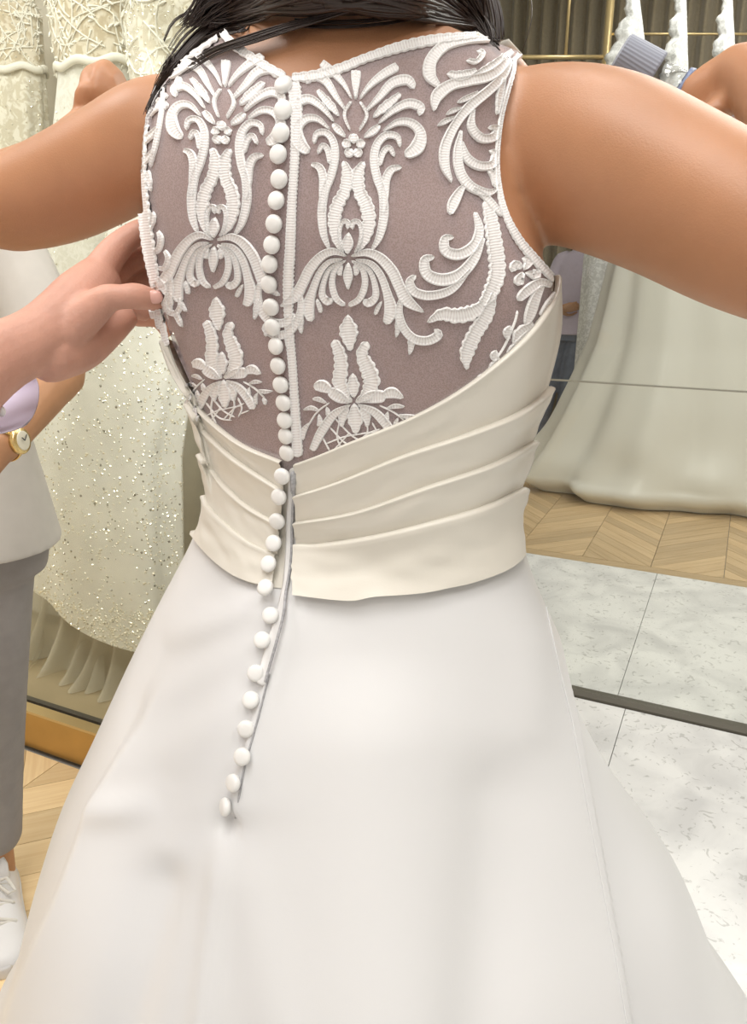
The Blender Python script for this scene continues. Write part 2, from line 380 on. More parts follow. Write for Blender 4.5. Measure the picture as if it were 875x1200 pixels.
# chevron oak planks
def plank_field(x0, x1, n0, n1, m, pitch, w, ang=45):
    """a chevron floor: slanted planks in columns of width `pitch`"""
    ta = math.tan(math.radians(ang)); stepn = w / math.cos(math.radians(ang))
    nx = int(round((x1 - x0) / pitch))
    for i in range(nx):
        xa = x0 + i * pitch; xb = xa + pitch; s = 1 if i % 2 == 0 else -1
        k = -int(pitch * ta / stepn) - 2
        while True:
            na = n0 + k * stepn; k += 1
            if na > n1 + pitch * ta: break
            g = .0012
            if s > 0: q = [(xa + g, na), (xb - g, na + pitch * ta), (xb - g, na + pitch * ta + stepn - 2 * g), (xa + g, na + stepn - 2 * g)]
            else: q = [(xa + g, na + pitch * ta), (xb - g, na), (xb - g, na + stepn - 2 * g), (xa + g, na + pitch * ta + stepn - 2 * g)]
            # clip to the field
            for lim, sgn in ((n0, 1), (n1, -1)):
                r = []
                for (p, pn) in zip(q, q[1:] + q[:1]):
                    a_in = (p[1] - lim) * sgn >= 0; b_in = (pn[1] - lim) * sgn >= 0
                    if a_in: r.append(p)
                    if a_in != b_in:
                        t = (lim - p[1]) / (pn[1] - p[1]); r.append((p[0] + (pn[0] - p[0]) * t, lim))
                q = r
                if len(q) < 3: break
            if len(q) < 3: continue
            bm = bmesh.new(); cx = sum(p[0] for p in q) / len(q); cn = sum(p[1] for p in q) / len(q)
            o3 = Matrix.Rotation(-math.radians(ang) * s, 2)
            def loc(p, z): return V((*(o3 @ V((p[0] - cx, p[1] - cn))), z))
            top = [bm.verts.new(loc(p, 0)) for p in q]; bot = [bm.verts.new(loc(p, -.014)) for p in q]
            bm.faces.new(top); n_ = len(q)
            for t in range(n_): bm.faces.new((top[t], bot[t], bot[(t + 1) % n_], top[(t + 1) % n_]))
            me = bpy.data.meshes.new('plank'); bm.to_mesh(me); bm.free(); me.materials.append(m)
            o = bpy.data.objects.new('plank', me); col.objects.link(o)
            o.location = RM(cx, cn, 0); o.rotation_euler = (0, 0, ROOMROT + math.radians(ang) * s)
            o.parent = fl; o.matrix_parent_inverse = Matrix.Translation(-V(fl.location))
xc = PF(55, 940).dot(EX)
plank_field(MX0 - 1.47, MX0, -.6, 1.32, M['oak'], .49, .115)
slab(-3.7, MX0 - 1.47, -2.7, 1.32, M['oak'], 'floor_board'); slab(MX0 - 1.47, MX0, -2.7, -.6, M['oak'], 'floor_board')
wx = PF(700, 640).dot(EX)
slab(MX0 - .4, 4.7, nfar, nfar + .07, M['oak2'], 'border_plank')  # from here back: reflected oak floor, laid as real boards
plank_field(-1.55, 1.65, nfar + .072, nfar + 1.75, M['oak2'], .32, .07)
slab(-1.55, 4.7, nfar + 1.752, 7.1, M['oak2'], 'floor_board')
# dark channel at the foot of the mirror
tr = struct(box('trim_1', RM(1.86, NMIR + .019, .002), (5.6, .058, .012), M['darkgap']))
# ------------------------------------------------------------------ mirror on the right: clear glass, its reflection modelled behind
gs = empty('mirror_glass', RM(1.86, NMIR + .02, 0)); tag(gs, 'tall mirror in the dark floor channel, built as clear glass with its reflection modelled behind', 'mirror')
zs = PN(760, 452, NMIR + .02).z
for z0, z1 in ((.012, zs - .002), (zs + .002, 2.95)):
    box('pane', RM(1.86, NMIR + .02, (z0 + z1) / 2), (5.5, .008, z1 - z0), M['glass'], gs)
sm = box('joint_strip', RM(1.86, NMIR + .02, zs), (5.5, .010, .0045), M['steel'], gs); sm['label'] = 'thin dark metal joint between the two panes'
# ------------------------------------------------------------------ left display case
cA, cB = PF(31, 873), PF(90, 897)
NC = (cA.dot(EN) + cB.dot(EN)) / 2
hb = CAM.z + (PN(62, 846, NC) - CAM).z
XC0, XC1 = -3.3, -1.0
dc = empty('display_case', RM(-1.9, NC + .4, 0)); tag(dc, 'glass fronted display case with a brushed gold plinth and gowns inside', 'display case')
xm = (XC0 + XC1) / 2; wl = XC1 - XC0
box('plinth_board', RM(xm, NC + .012, hb * .5), (wl, .024, hb), M['gold'], dc, bevel=.002)
box('top_strip', RM(xm, NC + .018, hb + .004), (wl, .036, .008), M['gold2'], dc)
gk = box('gasket', RM(xm, NC + .05, hb + .006), (wl, .016, .012), M['darkgap'], dc)
box('pane', RM(xm, NC + .05, (hb + .012 + 2.7) / 2), (wl, .008, 2.7 - hb - .012), M['glass_green'], dc)
box('case_floor', RM(xm, NC + .60, hb - .03), (wl, 1.06, .06), M['casefloor'], dc)
box('back_panel', RM(xm, NC + 1.15, 1.45), (wl, .03, 2.9), M['caseback'], dc)
box('end_panel', RM(XC1 + .02, NC + .62, 1.45), (.03, 1.10, 2.9), M['caseback'], dc)
for dn in (.27, .53, .80):
    rb = bmesh.new(); tube(rb, [RM(XC0, NC + dn, 2.545), RM(XC1, NC + dn, 2.545)], .012, 12); obj('hanging_rail', rb, M['gold2'], dc)
ZF = hb
# ------------------------------------------------------------------ gowns
def skirt_mesh(prof, cx, cn, pleats, amp, nseg=180, seed=0, hem=None, nz=60, waves=None):
    """hanging pleated tube; prof: (z, a, b) rows; cx, cn in room axes"""
    rnd = random.Random(seed); ph = [rnd.uniform(0, 6.28) for _ in range(6)]
    z0, z1 = prof[0][0], prof[-1][0]; tab = sorted(prof)
    bm = bmesh.new(); rings = []
    for i in range(nz + 1):
        t = i / nz; z = z0 + (z1 - z0) * t; a, b = lerp_tab(tab, z)[:2]
        dx = lerp_tab([(p[0], p[3] if len(p) > 3 else 0) for p in tab], z)[0]
        r = []
        for k in range(nseg):
            ang = 2 * math.pi * k / nseg
            f = math.sin(pleats * ang + ph[0] + .5 * math.sin(3 * ang + ph[1])) * .6 + math.sin((pleats * .47) * ang + ph[2] + t * 1.3) * .5
            s = 1 + amp * f * min(1, .25 + t * 1.4) 
            zz = z
            if hem and t > .8: zz = z + hem(ang) * ((t - .8) / .2)
            r.append(RM(cx + dx + math.cos(ang) * a * s, cn + math.sin(ang) * b * s, zz))
        rings.append(r)
    loft(bm, rings, cap=False)
    bmesh.ops.recalc_face_normals(bm, faces=bm.faces)
    return bm
def sequins(src, count, size, seed, zr=None, bias=None):
    """little faceted beads sewn over the outside that faces the shop"""
    rnd = random.Random(seed); me = src.data; bm = bmesh.new()
    polys = [p for p in me.polygons if p.normal.dot(V((0, -1, .1))) > .12 and (zr is None or zr[0] < p.center.z < zr[1])]
    if not polys: return bm
    for _ in range(count):
        p = rnd.choice(polys); vs = [me.vertices[i].co for i in p.vertices]
        a, b = rnd.random(), rnd.random()
        c = (vs[0] * (1 - a) + vs[1] * a) * (1 - b) + (vs[3] * (1 - a) + vs[2] * a) * b
        s = size * rnd.uniform(.6, 1.3); n = p.normal; t = n.orthogonal().normalized(); w = n.cross(t)
        an = rnd.uniform(0, 6.28); t, w = t * math.cos(an) + w * math.sin(an), w * math.cos(an) - t * math.sin(an)
        tilt = n + t * rnd.uniform(-.5, .5)
        top = bm.verts.new(c + tilt * s * .7); q = [bm.verts.new(c + d * s) for d in (t, w, -t, -w)]
        for k in range(4): bm.faces.new((top, q[k], q[(k + 1) % 4]))
    return bm
def vines(src, count, seed, zr, r=.0022, leafy=True):
    """raised embroidered sprays laid on the outside of a skirt"""
    rnd = random.Random(seed); me = src.data
    bv = BVHTree.FromPolygons([v.co for v in me.vertices], [tuple(p.vertices) for p in me.polygons])
    polys = [p for p in me.polygons if p.normal.dot(V((0, -1, .1))) > .2 and zr[0] < p.center.z < zr[1]]
    bm = bmesh.new()
    if not polys: return bm
    for _ in range(count):
        p = rnd.choice(polys); c = p.center.copy(); ang = rnd.uniform(0, 6.28); bend = rnd.uniform(-.35, .35); pts = []
        for s in range(9):
            d = EX * math.cos(ang) + V((0, 0, 1)) * math.sin(ang); ang += bend
            q = bv.find_nearest(c + d * .022)
            if q[0] is None: break
            c = q[0]; pts.append(c + q[1] * r * .6)
            if leafy and s % 2:
                sd = 1 if s % 4 == 1 else -1; e = d.cross(q[1]) * sd
                tube(bm, [c, c + (e + d * .6) * .011, c + (e + d * .6) * .020], [r * .8, r * 1.9, r * .5], 6)
        if len(pts) > 3: tube(bm, pts, r, 6)
    return bm
def place(px, py, n): p = PN(px, py, n); return p.dot(EX), p.z
def hanger(parent, x, n, z, zr):
    bm = bmesh.new()
    tube(bm, [RM(x - .19, n, z - .05), RM(x - .05, n, z), RM(x + .05, n, z), RM(x + .19, n, z - .05)], .007, 8)
    tube(bm, [RM(x, n, z), RM(x, n, zr - .05), RM(x, n + .024, zr - .012), RM(x, n + .022, zr + .010), RM(x, n, zr + .0175), RM(x, n - .022, zr + .010)], .003, 8)
    obj('hanger', bm, M['gold2'], parent)
def case_gown(label, px, n, zt, zw, zh, aw, ah, mt, ms, pleats, amp, seed, shift=0, hem=None, nseq=900, band=True, grp=None, ab=.075, bh=.16, mid=None):
    x, _ = place(px, 100, n)
    g = empty('bridal_gown', RM(x, n, zh)); tag(g, label, 'wedding gown')
    bod = obj('bodice', skirt_mesh([(zt, aw * .75, .03), ((zt + zw) / 2, aw * 1.1, ab), (zw + .12, aw * 1.06, ab), (zw - .002, aw, ab)], x, n, 9, .03, seed=seed), mt, g)
    prof = [(zw, aw, ab, 0)] + ([mid] if mid else []) + [(zh + .5, ah * .97, bh * .9, shift * .9), (zh, ah, bh, shift)]
    sk = obj('skirt', skirt_mesh(prof, x, n, pleats, amp, seed=seed + 1, hem=hem), ms, g)
    if band:
        bm = bmesh.new(); tube_r = [RM(x + math.cos(a) * (aw + .008), n + math.sin(a) * (ab + .008), zw + .006 * math.sin(a * 7)) for a in [2 * math.pi * k / 60 for k in range(61)]]
        tube(bm, tube_r, .012, 8, flat=.5, round_ends=False); obj('waistband', bm, M['thread'], g)
    if nseq:
        for src in (bod, sk):
            o = obj('sequins', sequins(src, nseq if src is sk else nseq // 3, .0038, seed), M['sequin'], g, smooth=False); o['kind'] = 'stuff'
    hanger(g, x, n, zt + .04, 2.545)
    for s in (-1, 1):
        bm = bmesh.new(); tube(bm, [RM(x + s * aw * .6, n, zt - .02), RM(x + s * .1, n, zt + .03)], .008, 8); obj('strap', bm, M['thread'], g)
    return g, bod, sk
def zat(px, py, n): return PN(px, py, n).z
n1 = NC + .30
g1, b1, s1 = case_gown('cream lace gown with a beaded waistband, leftmost in the display case', 12, NC + .80, 2.3, zat(30, 72, NC + .7), max(ZF + .03, zat(30, 740, NC + .7)), .15, .30, M['gown_beige'], M['gown_cream'], 13, .09, 11, nseq=700, shift=-.30)
ob = obj('embroidery', vines(b1, 40, 5, (1.85, 2.4)), M['thread'], g1); ob['kind'] = 'stuff'
g2, b2, s2 = case_gown('beige floral lace gown with a whiter skirt, behind the raised left elbow', 118, NC + .53, 2.25, zat(110, 68, NC + .44), zat(70, 722, NC + .44), .135, .235, M['gown_beige'], M['gown_white'], 10, .06, 21, shift=-.40, nseq=260, bh=.10, mid=(1.5, .17, .08, -.10))
ob = obj('embroidery', vines(s2, 70, 6, (zat(70, 722, n1), zat(70, 560, n1))), M['thread'], g2); ob['kind'] = 'stuff'
ob = obj('embroidery', vines(b2, 70, 8, (zat(110, 68, n1), 2.3)), M['thread'], g2); ob['kind'] = 'stuff'
def hem3(a): return -.10 * math.cos(a + .9) * .5 + .03 * math.sin(a * 2)
g3, b3, s3 = case_gown('sequinned tulle gown with a sparkling slanted hem, beside the bride', 212, NC + .27, 2.2, zat(230, 180, NC + .18), zat(150, 748, NC + .12), .12, .285, M['gown_cream'], M['gown_tulle'], 7, .07, 31, shift=-.42, nseq=2400, mid=(1.25, .20, .10, -.20), hem=hem3, band=False, bh=.115)
o = obj('sequins', sequins(s3, 500, .0036, 77), M['sequin_dark'], g3, smooth=False); o['kind'] = 'stuff'
o = obj('embroidery', vines(b3, 60, 9, (1.7, 2.3)), M['thread'], g3); o['kind'] = 'stuff'
o = obj('sequins', sequins(s3, 700, .0042, 78, zr=(0, zat(150, 690, n1))), M['sequin'], g3, smooth=False); o['kind'] = 'stuff'
# soft tulle ruffles under its hem, lying on the case floor
def ruffle(px, py, n, w, h, seed, lean):
    rnd = random.Random(seed); x, _ = place(px, py, n); bm = bmesh.new(); rings = []
    for i in range(15):
        t = i / 14; r = []
        for k in range(41):
            u = k / 40 - .5
            z = ZF + .004 + h * (1 - t) ** 1.2 + .02 * math.sin(u * 9 + seed) * (1 - t)
            nn = n - lean * t * t + .03 * math.sin(u * 14 + seed * 2 + t * 2) * (.4 + t)
            r.append(RM(x + u * w * (.6 + .5 * t) + .03 * t * math.sin(seed * 3.1), nn, max(z, ZF + .004)))
        rings.append(r)
    loft(bm, rings, cap=False, closed=False)
    return bm
for i, (px, py, dn, w, h, lean) in enumerate([(60, 770, .36, .26, .34, .09), (85, 770, .33, .24, .32, .10), (112, 780, .29, .22, .30, .10), (135, 790, .26, .24, .28, .09), (45, 780, .30, .18, .24, .10)]):
    obj('tulle_ruffle', ruffle(px, py, NC + dn, w, h, i + 3, lean), M['ruffle'], g3)
# ------------------------------------------------------------------ far right: mirror reflection of curtain, frame and gowns, built as objects
bm = bmesh.new(); rows = []
for zz in (0.002, 1.3, 2.6, 3.88):
    rows.append([RM(-2.7 + 7.3 * k / 700, 6.88 + .05 * math.sin(k * .55 + .4 * math.sin(k * .05)) + .02 * math.sin(k * .21), zz) for k in range(701)])
loft(bm, rows, cap=False, closed=False)
tag(obj('pleated_curtain', bm, M['curtain']), 'taupe pleated drape hanging floor to ceiling across the back wall', 'curtain')
YF = 5.64
def PY(px, py, Y): r = ray(px, py); return CAM + r * (Y / r.y)
fr = empty('garment_frame', V((1.9, YF, 0))); tag(fr, 'slim pale gold frame standing before the taupe drape', 'clothes rail')
def bar(name, p, q, r, m, parent):
    bm = bmesh.new(); tube(bm, [p, q], r, 8, round_ends=False); return obj(name, bm, m, parent)
def fx(px, py=40): return PY(px, py, YF).x
z67 = PY(680, 67, YF).z; z40 = PY(800, 40, YF).z; x_end = fx(905)
for x, r, z0 in ((fx(665, 30), .010, z67), (fx(713, 30), .026, 0), (x_end, .02, 0), (fx(560), .02, 0)): bar('post', V((x, YF, z0)), V((x, YF, 3.3)), r, M['gold2'], fr)
bar('rail', V((fx(560), YF, z67)), V((fx(713, 67), YF, z67)), .014, M['gold2'], fr)
bar('rail', V((fx(713), YF, z40)), V((x_end, YF, z40)), .008, M['gold2'], fr)
bar('rail', V((fx(560), YF, 3.28)), V((x_end, YF, 3.28)), .014, M['gold2'], fr)
def hung_gown(px_tip, px_l, lab, seed, Y, px_r):
    """white gown with a narrow one-shouldered top, hung on the frame"""
    t_ = PY(px_tip, -6, Y); l_ = PY(px_l, 88, Y); r_ = PY(px_r, 88, Y); x_t, z_t, xl, xr, z_l = t_.x, t_.z, l_.x, r_.x, l_.z
    g = empty('bridal_gown', V((x_t, Y, .2))); tag(g, lab, 'wedding gown')
    bm = bmesh.new(); rings = []
    for i in range(24):
        t = i / 23; z = z_t + (z_l - z_t) * t
        a = x_t - .03 + (xl - x_t + .03) * t ** 1.15 + .014 * math.sin(t * 19 + seed) + .008 * math.sin(t * 43 + seed); b = x_t + .03 + (xr - x_t - .03) * t
        rings.append([V(((a + b) / 2 + math.cos(q) * (b - a) / 2, Y + math.sin(q) * (.02 + .05 * t) * (1 + .1 * math.sin(q * 6)), z)) for q in [2 * math.pi * k / 40 for k in range(40)]])
    loft(bm, rings); bod = obj('bodice', bm, M['gown_cool'], g)
    xm_, aw = (xl + xr) / 2, (xr - xl) / 2; c_ = V((xm_, Y, 0))
    sk = obj('skirt', skirt_mesh([(z_l, aw, .07), (z_l - .25, aw * 1.05, .09), (.22, aw * 1.1, .11)], c_.dot(EX), c_.dot(EN), 9, .05, seed=seed), M['gown_cool'], g)
    o = obj('sequins', sequins(bod, 140, .012, seed), M['sequin'], g, smooth=False); o['kind'] = 'stuff'
    bm = bmesh.new(); tube(bm, [V((x_t, Y, z_t - .01)), V((x_t, Y, 3.24)), V((x_t, Y + .03, 3.31)), V((x_t, YF + .03, 3.31))], .005, 6); obj('hanger', bm, M['gold2'], g)
hung_gown(743, 703, 'white lace gown hanging nearest the gold post behind the raised right arm', 3, YF - .18, 760)
hung_gown(798, 774, 'white lace gown hanging on the rail just left of the bottle', 4, YF - .18, 806)
hung_gown(852, 832, 'white gown hanging on the rail farthest from the gold post', 5, YF - .18, 862)
# big ivory gown pooled on the parquet, a reflection modelled in the round
gi = empty('ivory_gown', PF(790, 600)); tag(gi, 'ivory satin gown standing with its wide skirt pooled on the oak parquet', 'wedding gown')
tabI = [(250, 738, 880), (300, 716, 915), (360, 702, 950), (400, 692, 970), (440, 675, 990), (480, 657, 1010), (520, 637, 1025), (545, 620, 1040), (575, 612, 1050), (600, 616, 1050)]
cyI = PF(790, 612).y + .62
bm = bmesh.new(); rings = []
zr_ = [1.75, 1.6, 1.45, 1.3, 1.15, 1.0, .85, .7, .55, .42, .3, .2, .13, .085, .05, .025, .006]
dense = []
for a_, b_ in zip(zr_, zr_[1:]):
    for k in range(4): dense.append(a_ + (b_ - a_) * k / 4)
dense.append(.006)
NI = 240
for z in dense:
    zc = max(z, .13)
    cx, a, b = fit_ring(zc, cyI, .3, ROOMROT * .5, tabI, n=NI, kb=.56)
    t = 1 - z / 1.75; pool = max(0, (.13 - z) / .13)
    sc_ = 1 + .03 * math.sin(min(1, pool * 1.3) * math.pi) - .10 * pool ** 3
    r = []
    for k, p in enumerate(ring_pts((cx, cyI), z, a * sc_, b * sc_, ROOMROT * .5, NI)):
        ang = 2 * math.pi * k / NI
        f = .06 * math.sin(9 * ang + 1.2 * math.sin(2 * ang) + .5 * t) + .022 * math.sin(17 * ang + 2 + t * 2) + .028 * math.sin(5 * ang + 1)
        f *= .3 + t
        f += pool * .04 * math.sin(11 * ang + 2) + .05 * math.exp(-((z - .2) / .12) ** 2) * math.sin(7 * ang + .6)
        c2 = V((cx, cyI, z)); dirv = (p - c2); q = c2 + dirv * (1 + f)
        r.append(q)
    rings.append(r)
loft(bm, rings, cap=False); bmesh.ops.recalc_face_normals(bm, faces=bm.faces)
obj('skirt', bm, M['ivory_gown'], gi)
cxI, aI, bI = fit_ring(1.75, cyI, .3, ROOMROT * .5, tabI, kb=.56)
bm = bmesh.new()
rr = [(1.76, aI * 1.02, bI * 1.05), (1.72, aI * 1.03, bI * 1.05)]
loft(bm, [ring_pts((cxI, cyI), z, a, b, ROOMROT * .5, 60) for z, a, b in ((1.77, aI * .95, bI * .95), (1.765, aI * 1.03, bI * 1.03), (1.71, aI * 1.04, bI * 1.04), (1.705, aI, bI))], cap=False); obj('waistband', bm, M['ivory_gown'], gi)
bm = bmesh.new()
loft(bm, [ring_pts((cxI, cyI), z, a, b, ROOMROT * .5, 60) for z, a, b in ((1.76, aI * .9, bI * .9), (1.8, aI * .7, bI * .8), (1.9, aI * .75, bI * .85), (1.98, aI * .6, bI * .6))]); obj('bodice', bm, M['ivory_gown'], gi)
# ------------------------------------------------------------------ the bride: body
tabB = [(-160, 345, 452), (-40, 342, 456), (0, 338, 462), (25, 322, 474), (45, 268, 545), (65, 228, 590), (90, 207, 596), (120, 190, 590), (150, 177, 590), (200, 170, 596), (250, 173, 614), (300, 180, 640), (340, 186, 648),
        (400, 205, 638), (460, 231, 624), (520, 248, 607), (590, 254, 590), (640, 250, 590), (700, 245, 595), (760, 240, 600)]
cyt = [(.80, .715), (1.13, .715), (1.25, .715), (1.4, .71), (1.5, .715), (1.56, .73), (1.64, .745)]
bt = [(.80, .085), (1.0, .085), (1.10, .088), (1.18, .098), (1.28, .110), (1.40, .118), (1.48, .110), (1.53, .092), (1.56, .08), (1.60, .066), (1.64, .058)]
bft = [(.80, .10), (1.10, .095), (1.2, .10), (1.33, .15), (1.40, .13), (1.5, .085), (1.55, .075), (1.64, .055)]
def body_ring(z, n=96, grow=0.0):
    cy = lerp_tab(cyt, z)[0]; b = lerp_tab(bt, z)[0]; bf = lerp_tab(bft, z)[0]
    cx, a, b = fit_ring(z, cy, b, TH, tabB, n=48, e=2.15, bfront=bf)
    return cx, cy, a, b, bf
BR = {}
zl = [.82, .9, .97, 1.03, 1.08, 1.12, 1.16, 1.2, 1.24, 1.28, 1.32, 1.36, 1.40, 1.43, 1.46, 1.49, 1.51, 1.53, 1.545, 1.56, 1.575, 1.59, 1.61, 1.64]
bm = bmesh.new(); rings = []
for z in zl:
    BR[z] = body_ring(z); cx, cy, a, b, bf = BR[z]
    rings.append(ring_pts((cx, cy), z, a, b, TH, 96, 2.15, bf))
cx, cy, a, b, bf = BR[1.64]; NX, NY = cx, cy
rings.append(ring_pts((cx, cy + .01), 1.72, a * 1.0, b, TH, 96, 2))
loft(bm, rings)
FW = -BACK
HC = V((NX, NY, 1.76)) + FW * .025
ellipsoid(bm, HC, (.078, .098, .115), Matrix.Rotation(TH, 3, 'Z'))
ellipsoid(bm, HC + FW * .045 + V((0, 0, -.065)), (.055, .06, .06), Matrix.Rotation(TH, 3, 'Z'))
tube(bm, [HC + FW * .098 + V((0, 0, .01)), HC + FW * .117 + V((0, 0, -.03)), HC + FW * .10 + V((0, 0, -.04))], [.009, .014, .008], 10)
RX = V((math.cos(TH), math.sin(TH), 0))
for s in (-1, 1): ellipsoid(bm, HC + RX * s * .08 + V((0, 0, -.02)), (.01, .022, .033), Matrix.Rotation(TH, 3, 'Z'))
def pxr(px, py, d, r): return (Pd(px, py, d), r * d / FPX)
# right arm, out to the elbow and folded forward again
stube(bm, [pxr(545, 165, .68, 62), pxr(622, 178, .645, 92), pxr(700, 191, .61, 100), pxr(790, 229, .575, 96), pxr(875, 272, .545, 93), pxr(975, 318, .515, 82), pxr(1020, 338, .51, 70)], .02, 20)
stube(bm, [pxr(1015, 335, .515, 72), pxr(985, 250, .57, 66), pxr(930, 150, .655, 52), pxr(885, 92, .71, 36), pxr(862, 88, .735, 33)], .02, 18)
stube(bm, [pxr(572, 100, .675, 50), pxr(590, 175, .665, 68), pxr(602, 255, .66, 52)], .02, 18)
# left arm
stube(bm, [pxr(255, 140, .74, 50), pxr(190, 160, .75, 66), pxr(130, 192, .765, 64), pxr(70, 222, .78, 61), pxr(10, 240, .79, 54), pxr(-25, 236, .80, 48)], .02, 20)
stube(bm, [pxr(-25, 236, .80, 48), pxr(20, 215, .85, 40), pxr(70, 185, .91, 32), pxr(105, 150, .97, 25)], .02, 16)
# left hand: curled fingers show above the upper arm
def curl(bm, pts): stube(bm, [pxr(*p) for p in pts], .006, 12)
stube(bm, [pxr(103, 152, .97, 24), pxr(112, 128, .985, 25), pxr(122, 108, .995, 24)], .01, 16, flat=.7)
curl(bm, [(116, 112, .985, 13), (113, 88, .975, 12), (104, 92, .955, 10.5), (101, 108, .95, 9), (106, 116, .955, 8)])
curl(bm, [(128, 108, .985, 13), (126, 84, .975, 12.5), (117, 86, .95, 11), (114, 106, .945, 9.5), (118, 118, .95, 8)])
curl(bm, [(138, 112, .99, 12), (135, 92, .98, 12), (128, 95, .955, 11), (124, 110, .95, 9)])
curl(bm, [(146, 120, .995, 11), (142, 104, .985, 11), (136, 108, .96, 10), (132, 120, .955, 9)])
curl(bm, [(110, 138, .97, 13), (98, 128, .955, 11), (96, 112, .945, 9.5), (100, 104, .942, 8.5)])
# right hand round the bottle
stube(bm, [pxr(880, 90, .72, 34), pxr(850, 100, .74, 36), pxr(822, 116, .755, 33)], .01, 16, flat=.7)
for k, (x0, y0) in enumerate(((818, 98), (815, 112), (812, 126), (812, 139))):
    curl(bm, [(x0 + 22, y0 + 4, .77, 13), (x0 + 4, y0 + 0, .80, 12), (x0 - 12, y0 + 4, .835, 10.5), (x0 - 20 + 2 * k, y0 + 10, .85, 9)])
curl(bm, [(852, 118, .735, 15), (834, 132, .725, 13), (818, 138, .735, 11.5), (806, 138, .745, 10)])
body_me = remesh(bm, .0042, 0, .5, 'person')
smooth_masked(body_me, 30, 3, [(Pd(118, 105, .97), .085), (Pd(828, 118, .78), .10)])
body_me.materials.append(M['skin'])
bride = obj('person', body_me, None)
tag(bride, 'person in a white lace-back wedding gown seen from behind, both elbows raised sideways', 'person')
BV = BVHTree.FromPolygons([v.co for v in body_me.vertices], [tuple(p.vertices) for p in body_me.polygons])
# smooth normals
VN = [v.normal.copy() for v in body_me.vertices]
def vnorm(fi, p):
    poly = body_me.polygons[fi]; n = V(); 
    for i in poly.vertices: n += VN[i] / max(1e-5, (body_me.vertices[i].co - p).length)
    return n.normalized()
def S(px, py, off=0.0, tcx=None):
    """the point of the bride's back seen at that place, lifted along the normal"""
    r = ray(px, py); h = BV.ray_cast(CAM, r.normalized())
    if h[0] is not None:
        n = vnorm(h[2], h[0]); return h[0] + n * off, n
    d = .68
    for _ in range(5):
        q = CAM + r * d; p, nn, fi, dist = BV.find_nearest(q); d = (p - CAM).dot(FWD)
    n = vnorm(fi, p); e = CAM + r * d - p
    if e.length > .010: e = e.normalized() * .010
    return p + e + n * off * max(0, 1 - e.length / .010), n
def wrap_pt(p, side, k, off):
    """carry cloth on round the side of the body, away from view"""
    q, n, fi, d = BV.find_nearest(p + FWD * .016 * k - V((side, 0, 0)) * .004 * k); n = vnorm(fi, q)
    return q + n * off
# ------------------------------------------------------------------ sheer bodice
poly = [(262, 41), (276, 56), (296, 70), (318, 84), (336, 92), (352, 95), (372, 92), (400, 84), (430, 72), (470, 58), (510, 50), (560, 47), (608, 66),
        (598, 90), (588, 115), (580, 150), (577, 190), (580, 225), (588, 255), (602, 283), (622, 308), (646, 331),
        (642, 362), (600, 420), (540, 470), (480, 505), (420, 530), (370, 552), (340, 562), (290, 545), (258, 515), (240, 480), (224, 445), (206, 405),
        (196, 370), (187, 330), (180, 290), (174, 250), (171, 200), (170, 150), (180, 115), (195, 88), (225, 65)]
def inside(p):
    c = False; j = len(poly) - 1
    for i in range(len(poly)):
        a, b = poly[i], poly[j]
        if (a[1] > p[1]) != (b[1] > p[1]) and p[0] < (b[0] - a[0]) * (p[1] - a[1]) / (b[1] - a[1]) + a[0]: c = not c
        j = i
    return c
def snap(p):
    best = None
    for i in range(len(poly)):
        a, b = V(poly[i]), V(poly[(i + 1) % len(poly)]); q = V(p); t = max(0, min(1, (q - a).dot(b - a) / (b - a).length_squared)); s = a + (b - a) * t
        if best is None or (s - q).length < best[0]: best = ((s - q).length, s)
    return best
G = 5
cells = [(i, j) for i in range(32, 132) for j in range(7, 115) if inside((i * G + G / 2, j * G + G / 2))]
cs = set(cells); bm = bmesh.new(); vd = {}
def gv(i, j):
    if (i, j) not in vd:
        p = (i * G, j * G)
        if not all((i - a, j - b) in cs for a in (0, 1) for b in (0, 1)):
            d = snap(p)
            if d[0] < G * 1.2: p = tuple(d[1])
        vd[(i, j)] = bm.verts.new(S(p[0], p[1], .0034)[0])
    return vd[(i, j)]
for i, j in cells:
    bm.faces.new((gv(i, j), gv(i, j + 1), gv(i + 1, j + 1), gv(i + 1, j)))
bmesh.ops.smooth_vert(bm, verts=[v for v in bm.verts if not v.is_boundary], factor=.15, use_axis_x=True, use_axis_y=True, use_axis_z=True)
bodice = obj('sheer_bodice', bm, M['tulle'], bride); bodice['label'] = 'sheer mauve-toned tulle back panel'
# front of the dress, hidden from here
def shell(z0, z1, g, t0, t1, m, name, n=60, rows=14):
    bm = bmesh.new(); rings = []
    for i in range(rows + 1):
        z = z0 + (z1 - z0) * i / rows; cx, cy, a, b, bf = body_ring(z); full = ring_pts((cx, cy), z, a + g, b + g, TH, 240, 2.15, bf + g)
        rings.append([full[int(round((t0 + (t1 - t0) * k / n) / 360 * 240)) % 240] for k in range(n + 1)])
    loft(bm, rings, cap=False, closed=False); return obj(name, bm, m, bride)
shell(1.1, 1.40, .003, 30, 197, M['ivory'], 'bodice_front')
